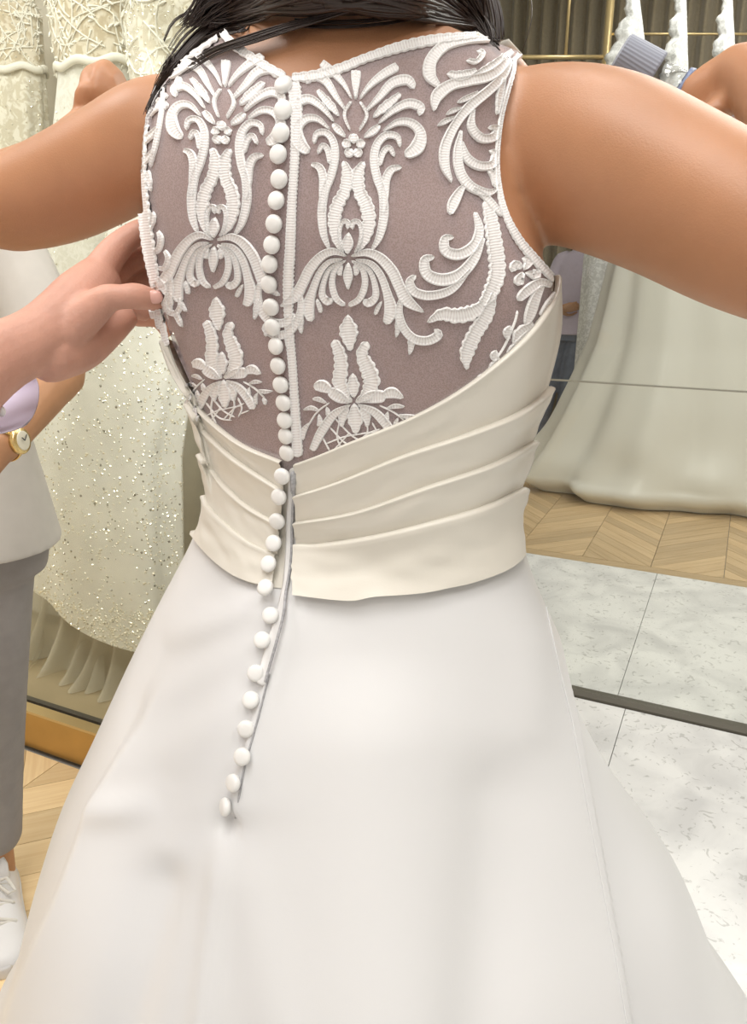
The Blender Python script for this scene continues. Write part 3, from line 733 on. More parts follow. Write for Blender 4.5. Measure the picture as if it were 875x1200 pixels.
# ------------------------------------------------------------------ lace appliqué
PROF = [(-1, .0, 0), (-.95, 1.0, 0), (-.82, 1.75, 0), (-.66, .75, 1), (-.35, .75, .9), (0, .95, .6), (.35, .75, .9), (.66, .75, 1), (.82, 1.75, 0), (.95, 1.0, 0), (1, .0, 0)]
def ribbon(name, pts, lift=.0036, hgt=.0012, scallop=0, thin=False, step=2.6, parent=None, mtl=None, bmx=None, pointy=True):
    """raised corded strip: pts are (x, y, width) measured on the back"""
    q = catmull(pts, step); bm = bmx or bmesh.new()
    L1 = bm.verts.layers.float.get('core') or bm.verts.layers.float.new('core'); L2 = bm.verts.layers.float.get('along') or bm.verts.layers.float.new('along')
    prof = [(-1, 0, 0), (-.55, 1.1, 0), (0, 1.35, .2), (.55, 1.1, 0), (1, 0, 0)] if thin else PROF
    rows = []; acc = 0; base = random.uniform(0, 50)
    n = len(q)
    for i, p in enumerate(q):
        a = q[max(0, i - 1)]; b = q[min(n - 1, i + 1)]; tx, ty = b[0] - a[0], b[1] - a[1]; l = math.hypot(tx, ty) or 1; nx, ny = -ty / l, tx / l
        if i: acc += math.hypot(p[0] - q[i - 1][0], p[1] - q[i - 1][1])
        w = max(.8, p[2]) / 2
        if scallop: w *= 1 + .26 * abs(math.sin(acc / scallop * math.pi)) - .13
        e = min(i, n - 1 - i) * step / max(w, 1)
        ew = math.sqrt(max(.02, 1 - (1 - min(1, e / .9)) ** 2)) if e < .9 else 1
        row = []
        for t, h, c in prof:
            pt, nn = S(p[0] + nx * w * t * ew, p[1] + ny * w * t * ew)
            v = bm.verts.new(pt + nn * (lift + hgt * h * (1 if 0 < i < n - 1 else 0))); v[L1] = c if 1 < i < n - 2 else 0; v[L2] = base + acc * 1.15; row.append(v)
        rows.append(row)
    for a, b in zip(rows, rows[1:]):
        for k in range(len(prof) - 1): bm.faces.new((a[k], b[k], b[k + 1], a[k + 1]))
    if bmx: return None
    return obj(name, bm, mtl or M['lace'], parent or bodice)
def z2(L): return [(330 + x / 2.917, 20 + y / 2.917, w / 2.917) for x, y, w in L]
def z4(L): return [(330 + x / 2.574, 250 + y / 2.574, w / 2.574) for x, y, w in L]
def z1(L): return [(150 + x / 4.286, 20 + y / 4.286, w / 4.286) for x, y, w in L]
def z3(L): return [(170 + x / 4.138, 250 + y / 4.138, w / 4.138) for x, y, w in L]
FR, KR = V((415, 174)), V((410, 300))
FL_, KL = V((264, 159)), V((256, 281))
def to_local(pts, F, K):
    ax = K - F; L = ax.length; e = ax / L; p = V((-e.y, e.x)) * -1   # p points to +x
    if p.x < 0: p = -p
    return [((V((x, y)) - F).dot(p) / L, (V((x, y)) - F).dot(e) / L, w / L) for x, y, w in pts]
def from_local(loc, F, K, sx=1.0, flip=False):
    ax = K - F; L = ax.length; e = ax / L; p = V((-e.y, e.x))
    if p.x < 0: p = -p
    out = []
    for u, v, w in loc:
        q = F + p * ((-u if flip else u) * L * sx) + e * (v * L); out.append((q.x, q.y, w * L * (.5 + .5 * sx)))
    return out
# right half of the main motif, traced; mirrored for the other half
HALF = [
    ('lace_petal', z2([(268, 292, 6), (300, 250, 18), (345, 212, 28), (398, 182, 30)])),
    ('lace_petal', z2([(256, 292, 6), (255, 250, 22), (252, 215, 24), (250, 195, 18)])),
    ('lace_scroll', z2([(288, 332, 8), (330, 288, 22), (375, 240, 32), (425, 228, 34), (450, 255, 20)])),
    ('lace_leaf', z2([(312, 352, 8), (350, 318, 30), (405, 272, 16)])),
    ('lace_scroll', z2([(330, 372, 8), (380, 328, 24), (430, 305, 32), (468, 318, 32), (465, 345, 16)])),
    ('lace_scroll', z2([(345, 398, 8), (395, 368, 24), (440, 372, 30), (468, 405, 36), (458, 452, 50), (418, 482, 30)])),
    ('lace_scroll', z2([(402, 452, 10), (392, 418, 22), (356, 412, 26), (326, 442, 28), (316, 490, 30), (325, 550, 30), (345, 610, 30), (350, 680, 32), (336, 750, 26), (310, 797, 10)])),
    ('lace_scroll', z2([(384, 484, 12), (366, 455, 20), (346, 470, 22), (334, 515, 14)])),
    ('lace_scroll', z2([(408, 520, 14), (374, 528, 28), (356, 562, 30), (352, 622, 26), (346, 680, 10)])),
    ('lace_leaf', z2([(284, 500, 14), (264, 540, 40), (268, 600, 42), (292, 650, 46), (300, 705, 44), (288, 762, 28), (262, 802, 8)])),
    ('lace_scroll', z2([(246, 728, 12), (246, 706, 20), (266, 704, 18), (276, 732, 16), (270, 775, 14), (252, 806, 6)])),
    ('lace_petal', z2([(268, 298, 8), (292, 345, 12), (266, 398, 8)])),
    ('lace_petal', z2([(282, 420, 10), (312, 398, 28), (336, 378, 14)])),
    ('lace_scroll', z4([(212, 128, 6), (260, 118, 24), (300, 135, 30), (335, 175, 34), (356, 220, 34), (380, 262, 36), (428, 296, 6)])),
    ('lace_scroll', z4([(362, 250, 12), (354, 300, 26), (370, 345, 26), (400, 375, 28), (440, 380, 28), (470, 362, 28), (458, 346, 12)])),
    ('lace_leaf', z4([(352, 300, 14), (352, 340, 18), (346, 372, 5)])),
    ('lace_leaf', z4([(392, 374, 26), (390, 400, 18), (384, 424, 5)])),
    ('lace_scroll', z4([(225, 138, 6), (270, 150, 18), (300, 185, 22), (320, 240, 26), (330, 290, 38), (316, 332, 22)])),
    ('lace_scroll', z4([(232, 142, 6), (268, 172, 14), (284, 215, 18), (285, 250, 22), (264, 268, 26), (250, 256, 12)])),
    ('lace_scroll', z4([(304, 262, 6), (292, 284, 14), (284, 304, 10)])),
    ('lace_scroll', z4([(214, 140, 6), (246, 165, 16), (255, 210, 20), (238, 255, 20), (205, 276, 14)])),
]
AXIS = [
    ('lace_leaf', z4([(206, 58, 6), (203, 90, 36), (203, 122, 8)])),
    ('lace_leaf', z4([(205, 146, 8), (205, 186, 30), (206, 228, 5)])),
    ('lace_petal', z4([(186, 152, 8), (178, 172, 18), (184, 186, 8)])), ('lace_petal', z4([(224, 152, 8), (232, 172, 18), (226, 186, 8)])),
]
FLOWER = []
for k in range(5):
    a = math.radians(-90 + 72 * k); FLOWER.append(('lace_petal', [(415 + math.cos(a) * r, 174 + math.sin(a) * r, w) for r, w in ((3, 4), (9, 12), (15, 7))]))
for k in range(2): pass
LOWER = [
    ('lace_leaf', z4([(204, 302, 6), (206, 350, 54), (212, 412, 10)])),
    ('lace_leaf', z4([(262, 384, 26), (246, 420, 34), (262, 462, 46), (274, 502, 48), (260, 540, 36), (226, 566, 8)])),
    ('lace_leaf', z4([(162, 378, 22), (180, 420, 36), (184, 462, 40), (180, 502, 42), (194, 538, 30), (216, 566, 8)])),
    ('lace_leaf', z4([(218, 478, 8), (220, 515, 36), (223, 552, 8)])),
    ('lace_petal', z4([(230, 562, 8), (275, 548, 40), (318, 548, 34)])), ('lace_petal', z4([(306, 545, 20), (335, 536, 34), (368, 552, 8)])),
    ('lace_petal', z4([(214, 566, 8), (180, 548, 38), (148, 528, 30)])), ('lace_petal', z4([(156, 532, 20), (128, 516, 38), (102, 520, 18)])),
    ('lace_leaf', z4([(222, 568, 8), (226, 612, 46), (228, 660, 10)])),
    ('lace_leaf', z4([(206, 580, 8), (190, 606, 26), (186, 640, 6)])), ('lace_leaf', z4([(240, 580, 8), (258, 606, 26), (262, 640, 6)])),
    ('lace_scroll', z4([(232, 570, 6), (280, 592, 24), (315, 628, 28), (338, 664, 22)])),
    ('lace_scroll', z4([(212, 572, 6), (165, 600, 24), (128, 650, 28), (98, 712, 20)])),
]
NET = [z4(l) for l in ([(180, 618, 5), (172, 670, 5), (190, 712, 5)], [(150, 640, 5), (200, 690, 5), (250, 700, 5)], [(130, 672, 5), (150, 712, 5)],
      [(165, 612, 5), (215, 665, 5), (262, 690, 5)], [(210, 655, 5), (180, 690, 5), (150, 722, 5)], [(250, 610, 5), (262, 650, 5), (240, 700, 5)], [(275, 625, 5), (290, 660, 5), (275, 690, 5)], [(300, 645, 5), (262, 660, 5), (215, 700, 5)], [(318, 668, 5), (280, 680, 5)], [(140, 690, 5), (190, 670, 5), (230, 662, 5), (290, 652, 5)])]
TWIG_R = [('s', z4([(296, 574, 5), (340, 596, 6), (380, 628, 5)])), ('l', z4([(318, 582, 4), (345, 576, 15), (372, 578, 4)])), ('l', z4([(322, 592, 4), (318, 612, 16), (324, 628, 4)])), ('l', z4([(352, 602, 4), (382, 608, 15), (412, 606, 4)])),
          ('l', z4([(352, 610, 4), (344, 632, 15), (350, 650, 4)])), ('l', z4([(372, 625, 4), (382, 640, 14), (380, 652, 4)]))]
TWIG_L = [('s', z4([(150, 566, 5), (112, 596, 6), (84, 640, 5)])), ('l', z4([(142, 568, 4), (118, 556, 14), (98, 554, 4)])), ('l', z4([(120, 590, 4), (96, 582, 14), (70, 588, 4)])), ('l', z4([(118, 600, 4), (122, 622, 15), (114, 638, 4)])),
          ('l', z4([(92, 625, 4), (74, 650, 18), (72, 680, 5)])), ('l', z4([(140, 578, 4), (146, 594, 13), (140, 606, 4)]))]
def put_motif(F, K, sl, sr):
    for nm, pts in HALF:
        loc = to_local(pts, FR, KR); sc2 = 9 if nm == 'lace_leaf' else 0
        for fl_, s in ((False, sr), (True, sl)):
            pp = from_local(loc, F, K, s, fl_)
            ribbon(nm, pp, scallop=sc2)
    for nm, pts in AXIS + FLOWER: ribbon(nm, from_local(to_local(pts, FR, KR), F, K, (sl + sr) / 2), lift=.0040)
CR, TR_ = V((416, 469.5)), V((410, 368)); CL, TL = V((265.5, 442)), V((258, 347))
def put_lower(C, T, s):
    for nm, pts in LOWER: ribbon(nm, from_local(to_local(pts, TR_, CR), T, C, s), scallop=9 if nm == 'lace_leaf' else 0)
    bmn = bmesh.new()
    for l in NET: ribbon('', from_local(to_local(l, TR_, CR), T, C, s), thin=True, bmx=bmn, hgt=.0009)
    obj('lace_net', bmn, M['lace'], bodice)
    for tw in (TWIG_R, TWIG_L):
        bmt = bmesh.new()
        for k, l in tw: ribbon('', from_local(to_local(l, TR_, CR), T, C, s), thin=(k == 's'), bmx=bmt, hgt=.0010)
        obj('lace_twig', bmt, M['lace'], bodice)
put_motif(FR, KR, .86, 1.0); put_motif(FL_, KL, .80, .92)
put_lower(CR, TR_, 1.0); put_lower(CL, TL, .82)
RIGHT = [
    ('lace_scroll', z2([(705, 98, 10), (620, 98, 24), (550, 115, 36), (506, 160, 42), (500, 210, 42), (530, 250, 14)])),
    ('lace_scroll', z2([(785, 132, 16), (740, 175, 32), (690, 210, 36), (630, 226, 36), (570, 242, 38), (524, 278, 42), (512, 330, 10)])),
    ('lace_scroll', z2([(778, 155, 10), (735, 212, 28), (690, 258, 32), (640, 302, 36), (600, 348, 32), (568, 402, 32), (548, 460, 36), (550, 520, 30), (572, 574, 6)])),
    ('lace_leaf', z2([(556, 204, 12), (600, 212, 34), (655, 190, 10)])), ('lace_leaf', z2([(640, 208, 8), (700, 178, 26), (745, 140, 8)])),
    ('lace_scroll', z2([(620, 160, 10), (650, 165, 16), (672, 140, 18), (655, 128, 8)])),
    ('lace_scroll', z2([(590, 300, 10), (620, 285, 20), (660, 262, 10)])),
    ('lace_petal', z2([(606, 318, 6), (575, 328, 18), (552, 342, 6)])), ('lace_petal', z2([(586, 348, 6), (550, 364, 20), (524, 380, 6)])),
    ('lace_scroll', z2([(640, 318, 8), (634, 380, 26), (666, 420, 32), (708, 416, 32), (716, 386, 26), (690, 384, 12)])),
    ('lace_scroll', z2([(600, 392, 8), (590, 470, 28), (600, 540, 32), (635, 588, 32), (690, 610, 26), (722, 596, 10)])),
    ('lace_scroll', z2([(600, 430, 8), (620, 488, 28), (660, 516, 32), (704, 512, 30), (712, 475, 24), (694, 462, 10)])),
    ('lace_scroll', z2([(618, 575, 8), (598, 605, 28), (578, 645, 38), (568, 682, 20)])),
    ('lace_scroll', z2([(636, 592, 8), (680, 622, 20), (712, 658, 22), (738, 690, 8)])),
    ('lace_scroll', z2([(690, 530, 10), (712, 555, 26), (715, 590, 14)])), ('lace_leaf', z2([(742, 210, 8), (728, 270, 22), (718, 340, 6)])),
    ('lace_scroll', z4([(572, 2, 8), (586, 55, 26), (572, 100, 32), (530, 126, 34), (490, 114, 32), (488, 80, 26), (514, 76, 10)])),
    ('lace_scroll', z4([(600, 76, 8), (572, 140, 30), (530, 186, 36), (480, 200, 38), (436, 182, 34), (430, 142, 30), (458, 132, 12)])),
    ('lace_scroll', z4([(566, 165, 6), (512, 226, 24), (450, 246, 28), (402, 236, 28), (386, 206, 26), (404, 186, 12)])),
    ('lace_leaf', z4([(600, -30, 12), (618, 20, 36), (632, 100, 44), (640, 180, 46), (620, 240, 42), (592, 276, 20)])),
    ('lace_leaf', z4([(606, 262, 14), (572, 294, 42), (525, 306, 44), (480, 302, 36), (436, 326, 6)])),
    ('lace_leaf', z4([(632, 235, 14), (612, 300, 38), (576, 360, 42), (552, 420, 40), (552, 468, 5)])),
    ('lace_petal', z4([(712, 172, 8), (692, 160, 30), (682, 180, 14)])), ('lace_petal', z4([(715, 180, 8), (702, 205, 30), (720, 210, 10)])), ('lace_petal', z4([(718, 175, 8), (730, 150, 28), (712, 140, 10)])), ('lace_petal', z4([(722, 182, 8), (752, 190, 30), (745, 172, 10)])),
    ('lace_scroll', z4([(800, 222, 10), (765, 212, 26), (722, 238, 30), (700, 262, 18)])),
    ('lace_scroll', z4([(770, 218, 10), (750, 255, 28), (735, 300, 30), (722, 335, 12)])),
    ('lace_scroll', z4([(812, 236, 10), (790, 275, 26), (768, 312, 22)])), 
    ('lace_leaf', z4([(745, 325, 8), (705, 360, 34), (690, 400, 8)])), ('lace_leaf', z4([(735, 345, 8), (700, 390, 26), (668, 418, 8)])),
    ('lace_petal', z4([(680, 335, 6), (668, 355, 22), (672, 380, 6)])), ('lace_petal', z4([(640, 408, 6), (630, 425, 22), (636, 445, 6)])), ('lace_petal', z4([(648, 430, 6), (628, 455, 20), (622, 472, 6)])),
    ('lace_petal', z4([(600, 478, 6), (590, 495, 20), (588, 512, 6)])), ('lace_twig', z4([(700, 290, 5), (690, 330, 6), (660, 400, 6), (620, 460, 6), (590, 508, 5)])),
]
LEFT = [
    ('lace_scroll', z1([(196, 345, 8), (198, 440, 16), (186, 540, 18), (165, 650, 20), (138, 760, 10)])),
    ('lace_leaf', z1([(192, 420, 8), (160, 470, 34), (104, 520, 20)])), ('lace_leaf', z1([(180, 560, 8), (130, 612, 32), (78, 655, 14)])), ('lace_leaf', z1([(160, 670, 8), (112, 725, 32), (66, 775, 14)])),
    ('lace_leaf', z1([(286, 318, 10), (274, 352, 34), (252, 408, 8)])), ('lace_petal', z1([(200, 398, 6), (214, 412, 22), (204, 428, 6)])), ('lace_petal', z1([(200, 440, 6), (216, 455, 22), (208, 482, 6)])),
    ('lace_leaf', z1([(128, 770, 10), (134, 820, 20), (140, 880, 6)])), ('lace_leaf', z1([(150, 975, 10), (152, 1015, 24), (140, 1066, 8)])),
    ('lace_scroll', z1([(176, 1070, 10), (192, 1110, 22), (180, 1160, 26), (150, 1180, 10)])),
    ('lace_scroll', z3([(118, 172, 10), (136, 215, 24), (118, 262, 28), (78, 258, 10)])), ('lace_scroll', z3([(88, 80, 10), (100, 130, 22), (88, 175, 26), (60, 195, 10)])),
    ('lace_leaf', z3([(78, 300, 10), (104, 340, 36), (132, 396, 8)])), ('lace_scroll', z3([(122, 415, 10), (134, 465, 26), (170, 480, 28), (192, 445, 20), (188, 400, 10)])), ('lace_leaf', z3([(168, 470, 20), (186, 510, 22), (202, 548, 5)])), ('lace_leaf', z3([(190, 420, 14), (208, 450, 16), (222, 474, 5)])),
    ('lace_scroll', z1([(330, 230, 10), (300, 275, 26), (245, 310, 30), (205, 330, 10)])), ('lace_scroll', z1([(345, 160, 10), (320, 185, 26), (262, 235, 26)])),
]
for nm, pts in RIGHT + LEFT: ribbon(nm, pts, scallop=9 if nm == 'lace_leaf' else 0, thin=nm == 'lace_twig')
# edging cords
for nm, pts, sc2 in (('lace_edging', [(344, 97, 9), (372, 94, 11), (400, 86, 10), (430, 74, 9), (470, 61, 11), (510, 53, 10), (556, 49, 6)], 10),
                ('lace_edging', [(263, 43, 8), (278, 58, 10), (297, 72, 10), (319, 86, 10), (338, 95, 8)], 10),
                ('lace_edging', [(258, 44, 14), (236, 58, 16), (212, 74, 14), (196, 92, 9)], 11),
                ('lace_edging', [(199, 88, 7), (184, 115, 8), (175, 150, 8), (172, 200, 10), (175, 250, 13), (180, 290, 14), (187, 330, 10), (194, 370, 7), (201, 404, 5)], 9),
                ('lace_edging', [(606, 68, 6), (596, 92, 6), (586, 118, 5), (579, 150, 4), (576, 190, 4), (579, 225, 5), (587, 255, 6), (601, 282, 8), (621, 307, 9), (644, 331, 7)], 7),
                ('button_loop_trim', [(347, 100, 15), (350, 140, 13), (348, 190, 10), (345, 240, 10), (343, 290, 11), (341, 330, 12), (342, 380, 10), (346, 430, 9), (349, 480, 10), (352, 534, 12)], 5)):
    ribbon(nm, pts, scallop=sc2, lift=.0038)
# ivory satin strap end lying over the right shoulder
bm = bmesh.new(); q = [S(x, y, .004)[0] for x, y in ((556, 49), (574, 52), (592, 58), (610, 67))]; tube(bm, q, [.003, .004, .004, .002], 8, flat=.6); obj('strap', bm, M['ivory'], bodice)['label'] = 'ivory satin shoulder strap edge'
# ------------------------------------------------------------------ skirt
tabS = [(560, 244, 600), (600, 240, 604), (632, 231, 611), (660, 214, 619), (700, 189, 629), (750, 166, 645), (800, 144, 662), (850, 122, 685), (900, 98, 709), (950, 78, 736), (1000, 58, 762), (1050, 42, 785), (1100, 27, 806), (1150, 14, 826), (1200, 3, 846), (1400, -45, 925)]
def line_x(tab, y): return lerp_tab(tab, y)[0]
ZIPL = [(540, 352), (600, 348), (650, 346), (690, 343), (740, 330), (780, 318), (840, 303), (900, 286), (965, 275)]
CRL = [(700, 205), (780, 190), (845, 165), (890, 140), (935, 115), (985, 95), (1040, 75), (1105, 45), (1165, 20), (1260, -10)]
CRR = [(640, 622), (710, 640), (780, 655), (850, 672), (940, 688), (1030, 705), (1120, 722), (1200, 735), (1400, 775)]
def sm(x, a, b):
    t = max(0, min(1, (x - a) / (b - a))); return t * t * (3 - 2 * t)
def seg_d(p, a, b):
    p, a, b = V(p), V(a), V(b); t = max(0, min(1, (p - a).dot(b - a) / (b - a).length_squared)); return (p - a - (b - a) * t).length, t
def fold_height(x, y):
    h = 0.0
    d = x - line_x(ZIPL, y); f = sm(y, 660, 720) * (1 - sm(y, 930, 972))
    h += f * (.0035 * (sm(d, -2, 3)) * math.exp(-max(0, d) / 40) + .003 * math.exp(-((d + 30) / 30) ** 2) * .3)
    d = x - line_x(CRL, y); f = sm(y, 760, 900)
    h += f * .012 * (sm(d, -12, 22)) * math.exp(-max(0, d) / 130)
    d = x - line_x(CRR, y); f = sm(y, 650, 760)
    h += f * (.007 * math.exp(-max(0, -d) / 90) * (1 - sm(d, -3, 5)) - .004 * math.exp(-((d - 30) / 40) ** 2) + .004 * math.exp(-((d - 80) / 30) ** 2) * sm(y, 900, 1100))
    for a, b, w, hh in (((320, 698), (175, 765), 20, .0045), ((310, 745), (150, 845), 26, .004), ((118, 946), (215, 930), 19, .0038), ((300, 800), (190, 905), 26, .003),
                        ((270, 960), (238, 1210), 14, .003), ((282, 975), (330, 1210), 30, .002), ((210, 985), (150, 1210), 26, -.006), ((600, 730), (625, 900), 26, .003), ((590, 850), (560, 1210), 50, -.006), ((440, 760), (450, 1210), 90, .006), ((380, 700), (560, 690), 12, .002)):
        d, t = seg_d((x, y), a, b); h += hh * math.exp(-(d / w) ** 2) * (math.sin(math.pi * min(1, t * 1.0 + .12)) if abs(b[1] - a[1]) < 200 else sm(t, -.01, .25))
    d = math.hypot(x - 272, (y - 962) * .8); h -= .005 * math.exp(-(d / 12) ** 2)
    return h
zsk = []
z = 1.205
while z > .5: zsk.append(z); z -= .006
while z > .004: zsk.append(z); z -= .02
zsk.append(.004)
def sk_params(z):
    cy = .715 + .03 * sm(1.13 - z, 0, 1)
    kb = .555 + .125 * sm(1.205 - z, 0, .15) + .12 * sm(1.06 - z, 0, .36)
    return cy, kb
NS = 420; bm = bmesh.new(); rings = []; zcut = .47
c0 = fit_ring(zcut, sk_params(zcut)[0], .1, TH * .6, tabS, kb=sk_params(zcut)[1]); c1 = fit_ring(zcut + .15, sk_params(zcut + .15)[0], .1, TH * .6, tabS, kb=sk_params(zcut + .15)[1])
par = []
for z in zsk:
    cy, kb = sk_params(z)
    if z > zcut: cx, a, b = fit_ring(z, cy, .1, TH * .6, tabS, kb=kb, n=64)
    else:
        t = (zcut - z) / .15; cx = c0[0] + (c0[0] - c1[0]) * t * .5; a = c0[1] + (c0[1] - c1[1]) * t
    par.append([cx, a, kb])
for _ in range(60):
    par = [par[0]] + [[(p[k] + 2 * q[k] + r_[k]) / 4 for k in range(3)] for p, q, r_ in zip(par, par[1:], par[2:])] + [par[-1]]
for zi, z in enumerate(zsk):
    cy, kb = sk_params(z)
    cx, a, kb = par[zi]; b = a * kb
    lo = sm(1.0 - z, 0, .8)
    r = []
    for k, p in enumerate(ring_pts((cx, cy), z, a, b, TH * .6, NS, 2.1)):
        x, y, d = proj(p); c = V((cx, cy, z)); dv = (p - c).normalized(); ang = 2 * math.pi * k / NS
        h = fold_height(x, y) if dv.y < .35 else .018 * lo * math.sin(ang * 8)
        if z < .55: h += .02 * (.55 - z) * math.sin(ang * 11 + 1)
        r.append(p + dv * h * 1.95)
    rings.append(r)
loft(bm, rings, cap=False); bmesh.ops.recalc_face_normals(bm, faces=bm.faces)
skirt = obj('skirt', bm, M['satin'], bride); skirt['label'] = 'full white satin skirt'
SV = BVHTree.FromPolygons([v.co for v in skirt.data.vertices], [tuple(p.vertices) for p in skirt.data.polygons])
def SS(px, py, off=0.0):
    h = SV.ray_cast(CAM, ray(px, py).normalized())
    if h[0] is None: return S(px, py, off)
    n = h[1] if h[1].dot(ray(px, py)) < 0 else -h[1]
    return h[0] + n * off, n
# right side seam: a narrow piped line
bm = bmesh.new(); pts = [SS(line_x(CRR, y) - 1, y, .0006)[0] for y in range(700, 1215, 12)]; tube(bm, pts, .0007, 6); obj('side_seam', bm, M['satin'], skirt)
# ------------------------------------------------------------------ pleated sash
def SX(x, y):
    a, b = S(x, y), SS(x, y)
    return a if (a[0] - CAM).length < (b[0] - CAM).length else b
def strip(name, top, bot, N=90, Mr=12, o0=.0035, o1=.0085, o2=.004, over=7, seed=0, wob=.0016, parent=None, wrap='R'):
    """one soft fold of the sash between two measured edges"""
    tp = catmull(top, 3); bp = catmull(bot, 3)
    def at(L, u):
        f = u * (len(L) - 1); i = min(int(f), len(L) - 2); t = f - i; return (L[i][0] * (1 - t) + L[i + 1][0] * t, L[i][1] * (1 - t) + L[i + 1][1] * t)
    bm = bmesh.new(); rows = []
    vs = [(.05, o0 - .001), (.0, o0 + .0005), (-.012 if o1 > .002 else 0, (o0 + o1) / 2), (.0, o1), (.03, o1 + .0008)] + [(.03 + .97 * k / Mr, None) for k in range(1, Mr + 1)]
    grid = []
    for v, o in vs:
        row = []
        for k in range(N + 1):
            u = k / N; a = at(tp, u); b = at(bp, u); dx, dy = b[0] - a[0], b[1] - a[1]; l = math.hypot(dx, dy) or 1
            ext = over / l if v > .5 else 0
            vv = v * (1 + ext); x, y = a[0] + dx * vv, a[1] + dy * vv
            oo = o if o is not None else o1 + (o2 - o1) * ((v - .03) / .97) ** .8
            w = math.sin(v * math.pi) if v > 0 else 0
            nz = noise.noise(V((u * 3.2 + seed * 7.3, v * 2.3 + u * 1.5, seed))) + .5 * noise.noise(V((u * 7 + seed, v * 4.5 - u * 2.5, seed + 3.3)))
            p, n = SX(x, y); row.append([p, n, oo + wob * 1.5 * w * nz])
        grid.append(row)
    for _ in range(14):
        for c in (0, 1):
            src = [[q[c] for q in r] for r in grid]
            for a in range(len(grid)):
                for k in range(1, N):
                    t = src[a][k - 1] + src[a][k + 1] + src[a][k] * 2
                    if 4 < a < len(grid) - 1: t = t + src[a - 1][k] + src[a + 1][k]; grid[a][k][c] = t / 6
                    else: grid[a][k][c] = t / 4
    for (v, o), gr in zip(vs, grid):
        oo = gr[-1][2]
        row = [bm.verts.new(p + n.normalized() * h) for p, n, h in gr]
        side = 1 if wrap == 'R' else -1; base = row[-1].co.copy() if wrap == 'R' else row[0].co.copy()
        ext_ = [bm.verts.new(wrap_pt(base, side, k, oo * .8)) for k in range(1, 8)]
        row = row + ext_ if wrap == 'R' else list(reversed(ext_)) + row
        rows.append(row)
    for a, b in zip(rows, rows[1:]):
        for k in range(len(a) - 1): bm.faces.new((a[k], a[k + 1], b[k + 1], b[k]))
    return obj(name, bm, M['ivory'], parent or sash)
sash = shell(1.12, 1.30, .005, 36, 194, M['ivory'], 'sash'); sash['label'] = 'pleated ivory satin waist sash'
RT = [(350, 541), (372, 533), (420, 512), (480, 487), (540, 452), (600, 402), (632, 362), (656, 322)]
R1 = [(350, 578), (400, 561), (470, 531), (540, 506), (600, 481), (640, 452)]
R2 = [(350, 609), (420, 596), (500, 566), (570, 541), (619, 515)]
R3 = [(349, 638), (430, 626), (500, 609), (560, 591), (607, 570)]
RB = [(345, 699), (400, 703), (480, 696), (540, 686), (590, 667), (614, 643)]
strip('sash_lining', RT, [(348, 690), (400, 694), (480, 688), (540, 678), (590, 658), (612, 636)], o0=.001, o1=.0012, o2=.0012, over=0, wob=0, Mr=24); strip('pleat', RT, R1, seed=1); strip('pleat', R1, R2, seed=2, o1=.010, o2=.004); strip('pleat', R2, R3, seed=3, o1=.010, o2=.004); strip('pleat', R3, RB, seed=4, o1=.010, o2=.009, over=0, wob=.0028)
LT = [(197, 396), (209, 430), (229, 463), (255, 492), (290, 519), (334, 538)]
L1 = [(226, 470), (245, 500), (275, 530), (305, 552), (336, 572)]
L2 = [(240, 530), (265, 562), (295, 590), (333, 612)]
L3 = [(241, 580), (262, 606), (295, 634), (328, 650)]
LB = [(230, 628), (246, 648), (268, 668), (295, 684), (322, 690)]
strip('sash_lining', LT[:-1] + [(353, 541)], LB[:-1] + [(349, 692)], o0=.001, o1=.0012, o2=.0012, over=0, wob=0, Mr=24, wrap='L'); strip('pleat', LT, L1, seed=5, wrap='L'); strip('pleat', L1, L2, seed=6, wrap='L', o1=.009); strip('pleat', L2, L3, seed=7, wrap='L', o1=.009); strip('pleat', L3, LB, seed=8, wrap='L', o1=.009, o2=.007, over=0)
# zip between the flaps and down the skirt
def surf_at(x, y, off):
    a = SS(x, y, off); b = S(x, y, off)
    return a[0] if (a[0] - CAM).length < (b[0] - CAM).length else b[0]
zp = bmesh.new(); zt = bmesh.new(); zpts = []
ys = list(range(552, 800, 6))
def smooth_line(P, n=6):
    for _ in range(n): P = [P[0]] + [(a + b * 2 + c) / 4 for a, b, c in zip(P, P[1:], P[2:])] + [P[-1]]
    return P
tube(zp, smooth_line([surf_at(line_x(ZIPL, y) - 1, y, .0058) for y in ys]), .0013, 6)
zs_ = bmesh.new(); tube(zs_, smooth_line([surf_at(line_x(ZIPL, y), y, .0006) for y in range(790, 964, 6)]), .0009, 6)
tube(zt, smooth_line([surf_at(line_x(ZIPL, y) - 3, y, .0022) for y in ys]), .0058, 8, flat=.3, up=V((1, 0, 0)))
zo = obj('zip_tape', zt, M['tape'], bride); obj('zip_teeth', zp, M['zip'], zo); obj('placket_slit', zs_, M['zip'], zo)
bm = bmesh.new(); tube(bm, [surf_at(348, 552, .006), surf_at(349, 562, .007), surf_at(347, 574, .006)], [.0022, .0028, .0015], 8); obj('zip_pull', bm, M['zip'], zo)
